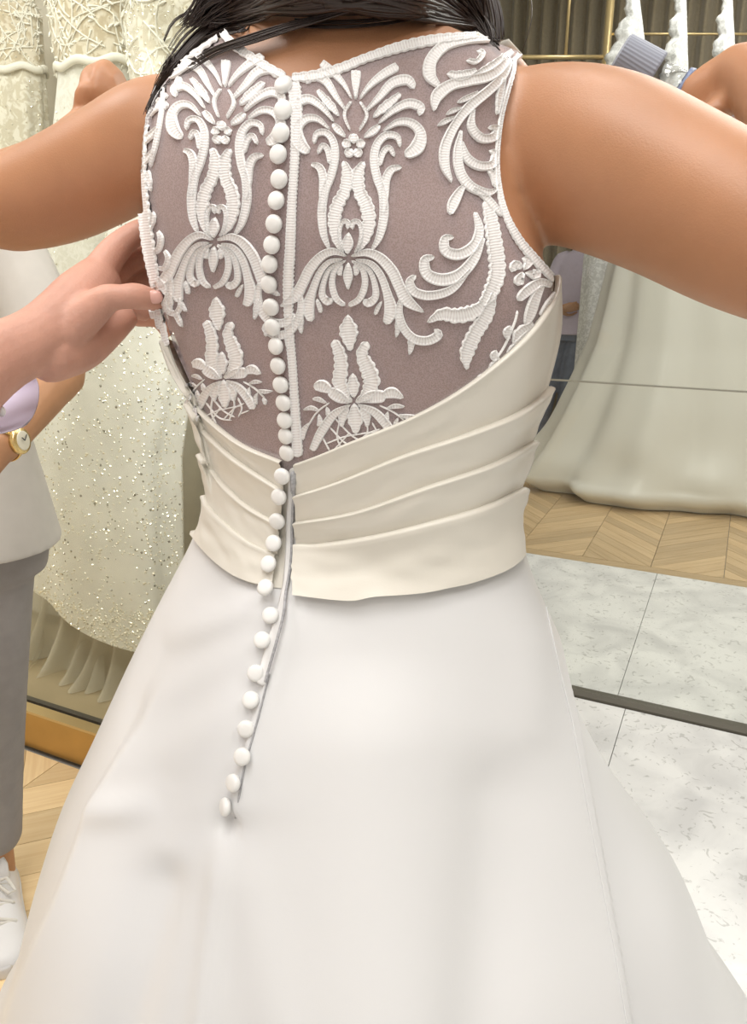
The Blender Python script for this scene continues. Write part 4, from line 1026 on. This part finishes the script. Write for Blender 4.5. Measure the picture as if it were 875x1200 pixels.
# ------------------------------------------------------------------ buttons
BT = [(336, 107), (335, 133), (334, 159), (331, 184), (332, 212), (329, 238), (326, 263), (323, 288), (321, 310), (320, 332), (322, 357), (324, 381), (329, 405), (331, 427), (333, 449), (337, 470), (338, 491), (340, 509), (341, 528),
      (339, 553), (336, 578), (333, 605), (328, 637), (322, 663), (318, 692), (319, 722), (309, 751), (301, 788), (296, 821), (290, 852), (287, 885), (279, 916), (271, 945)]
bm = bmesh.new(); rows = []
for z, r in ((-.004, .35), (-.0035, .8), (-.001, 1.0), (.0010, .99), (.0024, .86), (.0031, .55), (.0033, .2)):
    rows.append([V((math.cos(a) * r * .0074, math.sin(a) * r * .0074, z)) for a in [2 * math.pi * k / 24 for k in range(24)]])
loft(bm, rows); bme = bpy.data.meshes.new('button'); bm.to_mesh(bme); bm.free(); bme.materials.append(M['button'])
bme.polygons.foreach_set('use_smooth', [True] * len(bme.polygons))
for i, (x, y) in enumerate(BT):
    hs = [SS(x, y), S(x, y)]
    p, n = min(hs, key=lambda h: (h[0] - CAM).length)
    if 545 < y < 700: p = p + n * .006
    n = (n + V((random.uniform(-.2, .2), 0, random.uniform(-.15, .25)))).normalized()
    o = bpy.data.objects.new('button', bme); col.objects.link(o)
    s = (p - CAM).length / .68 if y > 120 else 1
    if y < 120: s *= .9
    o.matrix_world = Matrix.Translation(p + n * .006) @ n.to_track_quat('Z', 'Y').to_matrix().to_4x4() @ Matrix.Diagonal((s, s, 1, 1))
    mw = o.matrix_world.copy(); o.parent = bride; o.matrix_parent_inverse = Matrix(); o.matrix_basis = mw
# ------------------------------------------------------------------ hair
def HS(px, py, off):
    h = BV.ray_cast(CAM, ray(px, py).normalized())
    d = .66 if h[0] is None else (h[0] - CAM).dot(FWD) / ray(px, py).dot(FWD)
    return d
def strand(bm, pts, r0, r1, lift=.012, seg=6):
    q = catmull(pts, 12); n = len(q); P = []; prev = None
    for i, p in enumerate(q):
        d = HS(p[0], p[1], 0) if p[1] > 20 else min(HS(p[0], max(p[1], 22), 0), .68)
        d = d - lift * (1 + max(0, 20 - p[1]) / 60)
        d = d if prev is None else prev + max(-.02, min(.02, d - prev)); prev = d
        P.append(Pd(p[0], p[1], d))
    R = [r0 + (r1 - r0) * (i / (n - 1)) ** 1.3 for i in range(n)]
    tube(bm, P, [max(r, .0002) for r in R], seg, round_ends=False)
rnd = random.Random(5); bm = bmesh.new()
ellipsoid(bm, HC + V((0, 0, .012)) + BACK * .02, (.100, .115, .13), Matrix.Rotation(TH, 3, 'Z'), 24)
HBT = [(215, 40), (235, 38), (260, 34), (300, 14), (340, 6), (430, 8), (490, 10), (520, 20), (545, 46), (565, 52), (592, 40)]
for i in range(300):
    t = rnd.random() ** .8; e = lambda a: rnd.uniform(-a, a)
    strand(bm, [(300 + 150 * t + e(8), -175 + 182 * t + e(8)), (262 + 108 * t + e(6), -85 + 97 * t + e(6)), (243 + 75 * t + e(5), -30 + 44 * t + e(5)), (226 + 48 * t + e(6), 6 + 18 * t + e(5)), (213 + 42 * t + e(7), 27 + e(6))], rnd.uniform(.0018, .003), .0003, lift=rnd.uniform(.006, .026))
for i in range(300):
    t = rnd.random() ** .8; e = lambda a: rnd.uniform(-a, a)
    strand(bm, [(500 - 130 * t + e(8), -175 + 182 * t + e(8)), (540 - 96 * t + e(6), -85 + 99 * t + e(6)), (562 - 52 * t + e(5), -10 + 32 * t + e(5)), (573 - 16 * t + e(6), 34 + e(6)), (578 + e(8), 56 + e(8))], rnd.uniform(.0018, .003), .0003, lift=rnd.uniform(.006, .026))
for i in range(90):
    e = lambda a: rnd.uniform(-a, a); t = rnd.random()
    strand(bm, [(400 - 20 * t, -40 + e(14)), (345 - 15 * t, -4 + e(8)), (308 - 10 * t + e(4), 16 + e(6)), (268 + 22 * t + e(5), 31 + e(5)), (236 + 30 * t + e(6), 44 - 4 * t + e(5))], rnd.uniform(.0014, .0024), .0003, lift=rnd.uniform(.010, .02))
hair = obj('hair', bm, M['hair'], bride); hair['kind'] = 'stuff'; hair['label'] = 'long dark brown hair'
bm = bmesh.new()
for i in range(80):
    e = rnd.gauss(0, 4); ye = rnd.uniform(78, 136); g2_ = rnd.uniform(-4, 4); xe = 192 - (ye - 84) * .44 + e * .5
    strand(bm, [(330 + e, -4 + e), (270 + g2_, 18 + e), (233 + e * .6, 44 + e + g2_ * .5), (205 + e * .7 + g2_ * .5, 74 + e * .6), (xe + 8 + g2_ * .4, ye - 18), (xe, ye)], rnd.uniform(.0007, .0014), .0002, lift=rnd.uniform(.012, .018))
for i in range(26):
    e = rnd.gauss(0, 2.6); g2_ = rnd.uniform(-4, 4); ye = rnd.uniform(0, 16)
    strand(bm, [(410 + e, 12), (345, 29 + e + g2_ * .5), (298 + e, 44 + e + g2_ * .4), (252 + e, 60 + e), (206 + e + ye, 88 + e - ye * .6)], rnd.uniform(.0006, .0011), .0002, lift=rnd.uniform(.013, .018))
for i in range(18):
    e = rnd.uniform(-12, 12)
    strand(bm, [(300, -10 + e), (250 + e, 12 + e * .6), (215 + e, 34 + e), (198 + e * .6, 58 + e)], .0006, .0002, lift=.012)
obj('hair_lock', bm, M['hair'], bride)['label'] = 'loose dark lock over the left shoulder'
bm = bmesh.new()
for i in range(46):
    e = rnd.uniform(-24, 24)
    strand(bm, [(520 + e, -60), (560 + e * .6, -20), (572 + e * .7, 15), (574 + e * .75, rnd.uniform(40, 58))], rnd.uniform(.0014, .003), .0004, lift=-.02)
strand(bm, [(600, -60), (618, -20), (623, 20), (612, 60)], .0005, .0003, lift=-.06)
for i in range(10):
    y = rnd.uniform(18, 34); strand(bm, [(300, y - 4), (360, y + 5), (430, y + 4), (500, y - 6)], .0006, .0003, lift=.004)
obj('hair_lock', bm, M['hair'], bride)['label'] = 'loose dark lock behind the right shoulder'
# ------------------------------------------------------------------ bottle
A0, A1 = Pd(749, 78, .82), Pd(812, 118, .82)
ax = (A1 - A0).normalized(); bo = empty('bottle', A0); tag(bo, 'clear plastic bottle with a ribbed grey-blue screw cap held above the right arm', 'bottle')
def lathe(prof, seg=32):
    bm = bmesh.new(); u = ax.orthogonal().normalized(); w = ax.cross(u)
    loft(bm, [[A0 + ax * s + (u * math.cos(a) + w * math.sin(a)) * r for a in [2 * math.pi * k / seg for k in range(seg)]] for s, r in prof]); return bm
bm = bmesh.new(); u = ax.orthogonal().normalized(); w = ax.cross(u); rows = []
for s, r in ((-.026, .018), (-.024, .021), (.016, .0235), (.018, .0225)):
    rows.append([A0 + ax * s + (u * math.cos(a) + w * math.sin(a)) * r * (1 + .018 * (k % 2)) for k, a in enumerate([2 * math.pi * k / 72 for k in range(72)])])
loft(bm, rows); obj('cap', bm, M['cap'], bo, smooth=False)
obj('neck', lathe([(.018, .018), (.03, .018), (.034, .021), (.036, .018), (.044, .019), (.06, .026)]), M['bottle'], bo)
obj('band', lathe([(.046, .0195), (.0465, .0235), (.052, .0255), (.053, .022)]), M['bottle_ring'], bo)
obj('body', lathe([(.06, .026), (.075, .031), (.14, .031), (.147, .027), (.148, .01)]), M['bottle'], bo)
obj('liquid', lathe([(.085, .026), (.09, .0285), (.138, .0285), (.143, .02)]), M['bottle_label'], bo)
# ------------------------------------------------------------------ other people
def hand(bm, wrist, dirn, palm_n, s=1.0, curlv=.5):
    """palm, four unequal fingers and a thumb from the side of the palm"""
    d = dirn.normalized(); n = (palm_n - d * palm_n.dot(d)).normalized(); w = d.cross(n)
    stube(bm, [(wrist, .026 * s, 1), (wrist + d * .03 * s, .030 * s, .6), (wrist + d * .085 * s, .038 * s, .36)], .01, 14, up=w)
    for k, (o, L, r) in enumerate(((-.027, .070, .0088), (-.009, .079, .0092), (.009, .073, .0088), (.026, .058, .0078))):
        p = wrist + d * .085 * s + w * o * s; pts = [(p - d * .01, r * s)]; a = 0
        for f in (.45, .32, .23):
            a += curlv * (.9 if f < .4 else .7); e = d * math.cos(a) + n * math.sin(a); p = p + e * L * f * s; pts.append((p.copy(), r * s * (.8 + .2 * f)))
        stube(bm, pts, .006, 10)
    p = wrist + d * .02 * s - w * .022 * s
    stube(bm, [(p, .013 * s), (p + (d * .5 - w * .55 + n * .3) * .045 * s, .012 * s), (p + (d * .8 - w * .5 + n * .55) * .075 * s, .0098 * s), (p + (d * 1.05 - w * .3 + n * .7) * .095 * s, .008 * s)], .006, 10)
def head_parts(root, base, face, skin, hairm, long=True):
    """neck, head with eyes, nose, mouth, ears; hair as a shell"""
    f = face.normalized(); r = V((-f.y, f.x, 0)); rot = Matrix((r, -f, V((0, 0, 1)))).transposed()
    c = base + V((0, 0, .20)) + f * .015
    bm = bmesh.new()
    stube(bm, [(base + V((0, 0, -.05)), .055), (base + V((0, 0, .06)), .052), (base + V((0, 0, .12)), .055)], .02, 16)
    ellipsoid(bm, c, (.076, .097, .112), rot); ellipsoid(bm, c + f * .04 - V((0, 0, .065)), (.052, .055, .055), rot)
    tube(bm, [c + f * .093 + V((0, 0, .012)), c + f * .112 - V((0, 0, .025)), c + f * .095 - V((0, 0, .034))], [.008, .013, .008], 10)
    for s in (-1, 1): ellipsoid(bm, c + r * s * .077 - V((0, 0, .015)), (.01, .02, .03), rot)
    tube(bm, [c + f * .088 + r * -.022 - V((0, 0, .066)), c + f * .098 - V((0, 0, .064)), c + f * .088 + r * .022 - V((0, 0, .066))], [.004, .007, .004], 8)
    head = obj('head', remesh(bm, .005, 4), skin, root)
    for s in (-1, 1):
        b2 = bmesh.new(); ellipsoid(b2, c + f * .086 + r * s * .031 + V((0, 0, .012)), (.014, .008, .008), rot, 12); obj('eye', b2, M['watch_face'], head)
        b2 = bmesh.new(); ellipsoid(b2, c + f * .0925 + r * s * .031 + V((0, 0, .012)), (.006, .003, .006), rot, 10); obj('iris', b2, M['black'], head)
    bm = bmesh.new(); ellipsoid(bm, c - f * .018 + V((0, 0, .02)), (.088, .098, .112), rot, 24)
    if long:
        for k in range(36):
            a = math.radians(100 + 160 * (k + .5) / 36 + 90 - 180); dv = r * math.cos(a + math.pi / 2) * .085 - f * abs(math.sin(a + math.pi / 2)) * .09
            tube(bm, [c + dv * .9 + V((0, 0, .05)), c + dv * 1.1 - V((0, 0, .08)), c + dv * 1.05 - V((0, 0, .24 + .02 * math.sin(k * 2.1)))], [.014, .013, .004], 7)
    obj('hair', bm, hairm, root)
def shoe(root, heel, toe, m, lab=None, detail=False):
    d = (toe - heel); L = d.length; d = d.normalized(); w = V((-d.y, d.x, 0)); rings = []; up = V((0, 0, 1))
    bm = bmesh.new()
    prof = [(0, .026, .105), (.06, .036, .112), (.2, .040, .108), (.34, .041, .098), (.5, .044, .078), (.68, .050, .062), (.84, .048, .054), (.94, .038, .046), (1, .018, .034)]
    for t, hw, h in prof:
        c = heel + d * (t * L); r = []
        for k in range(24):
            a = 2 * math.pi * k / 24; x = math.copysign(abs(math.cos(a)) ** .75, math.cos(a)) * hw; zz = math.sin(a)
            z = .022 + (h - .022) * (zz if zz > 0 else 0) ** .9; x *= 1 - .42 * max(0, zz) ** 2 * (1 if t < .5 else .6)
            r.append(c + w * x + up * (z if zz >= 0 else .020))
        rings.append(r)
    loft(bm, rings); up_ = obj('shoe', bm, m, root)
    bm = bmesh.new(); rs = []
    for z, g in ((0.001, .96), (.004, 1.04), (.022, 1.06), (.028, 1.0)):
        pr = []
        N = 40
        for k in range(N):
            a = 2 * math.pi * k / N; t = .5 - .5 * math.cos(a); hw = lerp_tab([(p[0], p[1]) for p in prof], t)[0] * g
            if t < .04: hw = min(hw, .034)
            pr.append(heel + d * ((t - .5) * L * (1 + .03 * g) + .5 * L) + w * (hw * math.copysign(min(1, abs(math.sin(a)) * 2.4), math.sin(a))) + up * z)
        rs.append(pr)
    loft(bm, rs); obj('sole', bm, M['sole'] if m is not M['beigeshoe'] else m, up_)
    if detail:
        for i in range(5):
            t = .44 + .075 * i; h = lerp_tab([(p[0], p[2]) for p in prof], t)[0]; hw = lerp_tab([(p[0], p[1]) for p in prof], t)[0]
            bm = bmesh.new(); s = 1 if i % 2 else -1
            tube(bm, [heel + d * (t * L) - w * hw * .60 + up * (h * .84), heel + d * (t * L + .006 * s) + up * (h + .003), heel + d * (t * L + .012 * s) + w * hw * .60 + up * (h * .86)], .0046, 8, flat=.6); obj('shoelace', bm, M['lace_cord'], up_)
        for s in (-1, 1):
            bm = bmesh.new(); c = heel + d * (.42 * L) + up * .098
            tube(bm, [c, c + w * s * .022 + up * .010 + d * .01, c + w * s * .036 - up * .012 + d * .03, c + w * s * .022 - up * .012 + d * .034, c + d * .006], .0038, 8); obj('shoelace_bow', bm, M['lace_cord'], up_)
        bm = bmesh.new(); c = heel + d * (.35 * L)
        tube(bm, [c + up * .085, c + up * .118 - d * .004, c + up * .132 - d * .012], [.026, .026, .020], 14, flat=.28, up=w); tg = obj('tongue', bm, m, up_)
        b2 = box_bm(c + up * .128 - d * .002, (.018, .004, .014), w, (d + up * .5).normalized()); obj('tongue_badge', b2, M['black'], tg, smooth=False)
def person(label, base, face, hipz, skin, top, legs, shoes_m, armL, armR, hair_m, hem=.88, sleeve=.5, legpts=None, detail=False, feet=None, build=1.0, lean=V((0, 0, 0))):
    f = face.normalized(); r = V((-f.y, f.x, 0))       # r: the person's left
    root = empty('person', V((base.x, base.y, 0))); tag(root, label, 'person')
    up = V((0, 0, 1)); B = V((base.x, base.y, 0))
    th = math.atan2(r.y, r.x)
    shz = hipz + .52
    # trousers
    bm = bmesh.new()
    rg = [ring_pts(((B + lean * ((z - .1))).x, (B + lean * (z - .1)).y), z, a * build, b * build, th, 40, 2.3) for z, a, b in ((hipz - .12, .15, .11), (hipz - .05, .165, .108), (hipz + .02, .150, .10), (hipz + .08, .135, .09))]
    loft(bm, rg)
    lp = legpts or [[(B + r * s * .09 + up * (hipz - .03), .095), (B + r * s * .095 + up * (hipz * .5), .068), (B + r * s * .10 + up * .09, .056)] for s in (1, -1)]
    for l in lp: stube(bm, l, .04, 18)
    obj('trousers', remesh(bm, .008, 3), legs, root)
    # shirt
    bm = bmesh.new()
    prof = [(hem, .184, .138), (hipz + .03, .170, .118), (hipz + .16, .15, .105), (hipz + .32, .165, .115), (hipz + .43, .175, .105), (hipz + .50, .15, .085), (hipz + .545, .075, .06)]
    loft(bm, [ring_pts(((B + lean * (z - .1)).x, (B + lean * (z - .1)).y), z, a * build, b * build, th, 48, 2.3) for z, a, b in prof])
    arms = bmesh.new()
    for s, A in ((1, armL), (-1, armR)):
        sh = B + lean * (shz - .1) + r * s * .155 * build + up * (shz - .055)
        el, wr, hd, pn = A
        e2 = sh + (el - sh) * min(1, sleeve * 2) if sleeve < .5 else el
        if sleeve >= .5:
            stube(bm, [(sh - r * s * .05, .062), (sh, .062), (sh + (el - sh) * .55, .055), (el, .049)], .03, 16)
            if sleeve > .6: stube(bm, [(el, .049), (el + (wr - el) * (sleeve - .3), .043)], .03, 16)
        else: stube(bm, [(sh - r * s * .05, .065), (sh, .065), (e2, .060)], .03, 16)
        stube(arms, [(sh, .045), (sh + (el - sh) * .5, .046), (el, .043), (el + (wr - el) * .3, .044), (wr, .029)], .03, 16)
        hand(arms, wr, hd, pn)
    obj('shirt', remesh(bm, .007, 4), top, root)
    obj('arms', remesh(arms, .0045, 3), skin, root)
    head_parts(root, B + lean * (shz - .1) + up * (shz + .03), f, skin, hair_m)
    ft = feet or [(B + r * s * .10 - f * .06, B + r * s * .12 + f * .20) for s in (1, -1)]
    for a, b in ft: shoe(root, a, b, shoes_m, detail=detail)
    for (a, b), l in zip(ft, lp):
        bm = bmesh.new(); tube(bm, [V(l[-1][0]) + up * .03, a + (b - a).normalized() * .05 + up * .06], [.036, .036], 14); obj('ankle', bm, skin, root)
    return root
# assistant standing on the left, only partly in the picture
bB = Pd(-62, 560, 1.42); bB.z = 0
fB = V((.25, -1, 0))
Lelb, Lwr = Pd(70, 428, 1.30), Pd(0, 522, 1.14)
rB = V((-fB.normalized().y, fB.normalized().x, 0))
hipB = V((-.70, 1.40, .88))
legs_B = [[(Pd(-4, 610, 1.47), .074), (Pd(-8, 760, 1.50), .066), (Pd(-8, 900, 1.63), .060), (Pd(-6, 978, 1.695), .056)], [(Pd(-110, 600, 1.46), .085), (Pd(-130, 780, 1.56), .068), (Pd(-150, 985, 1.70), .058)]]
heelB = PF(2, 1030); toeB = PF(6, 1146)
pB = person('person in an off-white tee, taupe trousers and white sneakers standing by the display case', bB, fB, .93, M['skin_b'], M['tee'], M['trouser'], M['sneaker'],
       (Lelb, Lwr, Pd(-40, 560, 1.12) - Lwr, V((-.2, .8, -.4))), (bB - rB * .26 + V((0, 0, 1.15)), bB - rB * .20 + fB.normalized() * .16 + V((0, 0, .98)), V((.5, -.5, -.3)), V((0, 1, 0))),
       M['hair2'], hem=.865, sleeve=.40, legpts=legs_B, detail=True, feet=[(heelB, toeB), (heelB - V((.26, -.04, 0)), toeB - V((.34, -.02, 0)))])
# wristwatch
wc = Lelb + (Lwr - Lelb) * .97; wd_ = (Lwr - Lelb).normalized()
wa = empty('watch', wc); wa.parent = pB; wa.matrix_parent_inverse = Matrix.Translation(-V(pB.location))
bm = bmesh.new(); u = (CAM - wc); u = (u - wd_ * u.dot(wd_)).normalized(); v = wd_.cross(u)
def wobj(name, bm, m, p=None):
    o = obj(name, bm, m, None); o.parent = pB; o.matrix_parent_inverse = Matrix.Translation(-V(pB.location)); return o
bpy.data.objects.remove(wa)
bm = bmesh.new(); ringp = [wc + u * math.cos(a) * .031 + v * math.sin(a) * .030 for a in [2 * math.pi * k / 40 for k in range(41)]]
tube(bm, ringp, .0085, 8, flat=.25, up=wd_, round_ends=False); ws = wobj('watch_strap', bm, M['watch_gold'])
fc = wc + (u * .75 + v * .55 * (1 if v.x > 0 else -1)).normalized() * .033; fn = (fc - wc).normalized()
def disc(c, n, r, h, seg=32):
    bm = bmesh.new(); t = n.orthogonal().normalized(); w = n.cross(t)
    loft(bm, [[c + n * hh + (t * math.cos(a) + w * math.sin(a)) * rr for a in [2 * math.pi * k / seg for k in range(seg)]] for hh, rr in ((-h, r), (0, r), (h * .4, r * .9))]); return bm
obj('watch_case', disc(fc, fn, .020, .007), M['watch_gold'], ws); obj('watch_dial', disc(fc + fn * .0035, fn, .0145, .001), M['watch_face'], ws)
bm = bmesh.new(); t = fn.orthogonal().normalized(); tube(bm, [fc + fn * .006, fc + fn * .006 + t * .010], .0007, 6); tube(bm, [fc + fn * .006, fc + fn * .006 + fn.cross(t) * .007], .0009, 6); obj('watch_hands', bm, M['black'], ws)
# helper whose hand pinches the side of the gown
elA = Pd(-250, 575, .52)
wrA = Pd(58, 398, .655)
bA = V((-.86, -.02, 0)); fA = V((.75, .65, 0)); rA = V((-fA.normalized().y, fA.normalized().x, 0))
pA = empty('person', bA); tag(pA, 'person with a lavender cuff whose hand pinches the side of the white gown', 'person')
bm = bmesh.new()
stube(bm, [(elA, .046), (Pd(-120, 495, .575), .047), (Pd(-10, 425, .63), .0305), (Pd(40, 400, .655), .0275), (Pd(72, 378, .675), .029), (Pd(98, 354, .692), .030), (Pd(116, 330, .708), .024)], .012, 20, flat=.84)
def fing(pts): stube(bm, [pxr(*p) for p in pts], .004, 14)
fing([(78, 388, .668, 26), (104, 366, .668, 22), (126, 350, .664, 17), (142, 348, .664, 14.5), (158, 347, .667, 15.5), (174, 350, .676, 13.5), (189, 354, .688, 9)])      # thumb
fing([(104, 338, .702, 22), (122, 310, .708, 19), (136, 292, .713, 17), (152, 278, .718, 14.5), (168, 271, .724, 14), (182, 282, .734, 12.5), (188, 297, .742, 10)])      # index
fing([(118, 338, .722, 18), (146, 312, .738, 15), (166, 302, .748, 14), (183, 308, .757, 12.5), (189, 326, .76, 10)])      # middle
fing([(112, 352, .735, 18), (142, 336, .752, 15), (166, 332, .762, 14), (184, 342, .768, 12.5), (189, 360, .765, 10)])     # ring
fing([(100, 376, .712, 20), (128, 368, .728, 16), (148, 362, .738, 13.5), (163, 362, .742, 12.5), (170, 368, .744, 10)])
fing([(150, 356, .75, 13), (172, 358, .758, 11), (182, 364, .758, 10), (187, 370, .757, 8)])
fing([(160, 372, .775, 11), (182, 374, .772, 10), (192, 382, .768, 9.5), (195, 389, .764, 8)])
stube(bm, [(Pd(56, 416, .668), .025), (Pd(92, 405, .692), .0235), (Pd(122, 388, .705), .018), (Pd(148, 371, .716), .012)], .008, 14)   # heel of the palm
me = remesh(bm, .0022, 4); me.materials.append(M['skin_pink'])
armA = obj('forearm_and_hand', me, None, pA); armA['label'] = 'bare forearm and hand pinching fabric'
bm = bmesh.new(); ellipsoid(bm, Pd(181, 348, .669), (.008, .004, .006), None, 14); obj('thumbnail', bm, M['nail'], armA)
# cuff
def ring_at(c, nrm, ra, rb_, up, n=40, wv=0):
    t = (up - nrm * up.dot(nrm)).normalized(); w = nrm.cross(t)
    return [c + t * math.cos(a) * ra * (1 + wv * math.sin(3 * a + 1)) + w * math.sin(a) * rb_ for a in [2 * math.pi * k / n for k in range(n)]]
bm = bmesh.new()
arcs = [[(38, 438, .71), (45, 452, .715), (43, 476, .69), (29, 497, .655), (-2, 507, .615), (-26, 498, .59), (-38, 480, .58)],
        [(-10, 432, .70), (-4, 456, .70), (-8, 486, .675), (-18, 508, .64), (-38, 517, .605), (-56, 508, .58), (-64, 490, .57)],
        [(-80, 440, .68), (-78, 472, .68), (-80, 504, .655), (-86, 526, .62), (-98, 534, .59), (-108, 524, .565), (-114, 505, .555)]]
arcs = [catmull(a, 5) for a in arcs]; nA = min(len(a) for a in arcs)
def rs(a): return [Pd(*[a[int(f)][c] + (a[min(int(f) + 1, len(a) - 1)][c] - a[int(f)][c]) * (f - int(f)) for c in range(3)]) for f in [k * (len(a) - 1) / 29 for k in range(30)]]
G_ = [rs(a) for a in arcs]; ctr = [sum(g, V()) / 30 for g in G_]
out_ = [[p + (p - c).normalized() * .0016 for p in g] for g, c in zip(G_, ctr)]
loop_ = [o + list(reversed(i_)) for o, i_ in zip(out_, G_)]
loft(bm, loop_); obj('cuff', bm, M['lavender'], pA)['label'] = 'open lavender shirt cuff'
bm = bmesh.new(); bpos = Pd(0, 482, .635); ellipsoid(bm, bpos, (.005, .003, .005), None, 12); obj('cuff_button', bm, M['button'], pA)
# rest of this person, out of the picture to the left
bm = bmesh.new()
shA = bA + rA * -.16 + V((0, 0, 1.32)); thA = math.atan2(rA.y, rA.x)
loft(bm, [ring_pts((bA.x, bA.y), z, a, b, thA, 48, 2.3) for z, a, b in ((.84, .18, .125), (.95, .175, .12), (1.08, .155, .105), (1.24, .17, .115), (1.35, .18, .105), (1.42, .155, .085), (1.465, .075, .06))])
stube(bm, [(shA, .065), ((shA + elA) / 2, .058), (elA, .055), (Pd(-110, 488, .595), .050)], .03, 16)
shB = bA + rA * .16 + V((0, 0, 1.32)); elB = shB + V((-.02, -.1, -.27)); wrB = elB + fA.normalized() * .2 + V((0, 0, -.08))
stube(bm, [(shB, .065), (elB, .054), (wrB, .045)], .03, 16)
obj('shirt', remesh(bm, .008, 4), M['lavender'], pA)
bm = bmesh.new(); stube(bm, [(elB, .035), (wrB, .026)], .03, 14); hand(bm, wrB, fA.normalized() + V((0, 0, -.3)), V((0, 0, -1))); obj('forearm', remesh(bm, .0045, 3), M['skin_pink'], pA)
bm = bmesh.new()
loft(bm, [ring_pts((bA.x, bA.y), z, a, b, thA, 40, 2.3) for z, a, b in ((.80, .155, .11), (.87, .172, .118), (.94, .168, .112), (.98, .155, .105))])
for s in (1, -1): stube(bm, [(bA + rA * s * .09 + V((0, 0, .88)), .095), (bA + rA * s * .095 + V((0, 0, .46)), .068), (bA + rA * s * .1 + V((0, 0, .07)), .056)], .04, 18)
obj('trousers', remesh(bm, .008, 3), M['jeans'], pA)
for s in (1, -1): shoe(pA, bA + rA * s * .1 - fA.normalized() * .06, bA + rA * s * .12 + fA.normalized() * .19, M['sneaker'])
head_parts(pA, bA + V((0, 0, 1.45)), fA, M['skin_pink'], M['hair2'])
# mirror reflection of the lavender helper, built as a separate figure
dC = 5.75
fC = V((-.35, -1, 0)); bC = PF(648, 519); bC = V((bC.x, bC.y, 0))
rC = V((-fC.normalized().y, fC.normalized().x, 0))
tC = Pd(672, 345, (V((bC.x, bC.y, 1)) - CAM).dot(FWD)); leanC = V(((tC.x - bC.x) / .9, 0, 0))
upz = V((0, 0, 1))
fpt = PF(630, 519); fp2 = PF(655, 515)
legs_C = [[(V((bC.x, bC.y, .85)) + leanC * .75 + rC * .08, .095), (V((bC.x, bC.y, .46)) + leanC * .35 + rC * .06, .078), (V((fp2.x, fp2.y, .10)), .066)], [(V((bC.x, bC.y, .85)) + leanC * .75 - rC * .09, .095), (V((bC.x, bC.y, .46)) + leanC * .25 - rC * .10, .08), (V((fpt.x, fpt.y, .10)), .07)]]
cB = V((bC.x, bC.y, 0)) + leanC * 1.0
person('mirror reflection of the person in a lavender shirt and blue jeans, built as a figure beside the ivory gown', bC, fC, .93, M['skin_b'], M['lavender'], M['jeans'], M['beigeshoe'],
       (cB + rC * .24 + upz * 1.13, cB + rC * .25 + fC.normalized() * .10 + upz * .90, V((0, -.3, -1)), V((-1, 0, 0))), (cB - rC * .24 + upz * 1.12, cB - rC * .10 + fC.normalized() * .20 + upz * 1.05, V((1, -.3, .2)), V((0, 1, 0))),
       M['hair2'], hem=.86, sleeve=.9, legpts=legs_C, lean=leanC, feet=[(V((fp2.x, fp2.y, 0)) - fC.normalized() * .06, V((fp2.x, fp2.y, 0)) + fC.normalized() * .2), (V((fpt.x, fpt.y, 0)) - fC.normalized() * .06, V((fpt.x, fpt.y, 0)) + fC.normalized() * .2)])
for o in list(bpy.data.objects):
    if o.type == 'MESH' and o.parent is not None and o.name.startswith('lace_twig') and False: pass
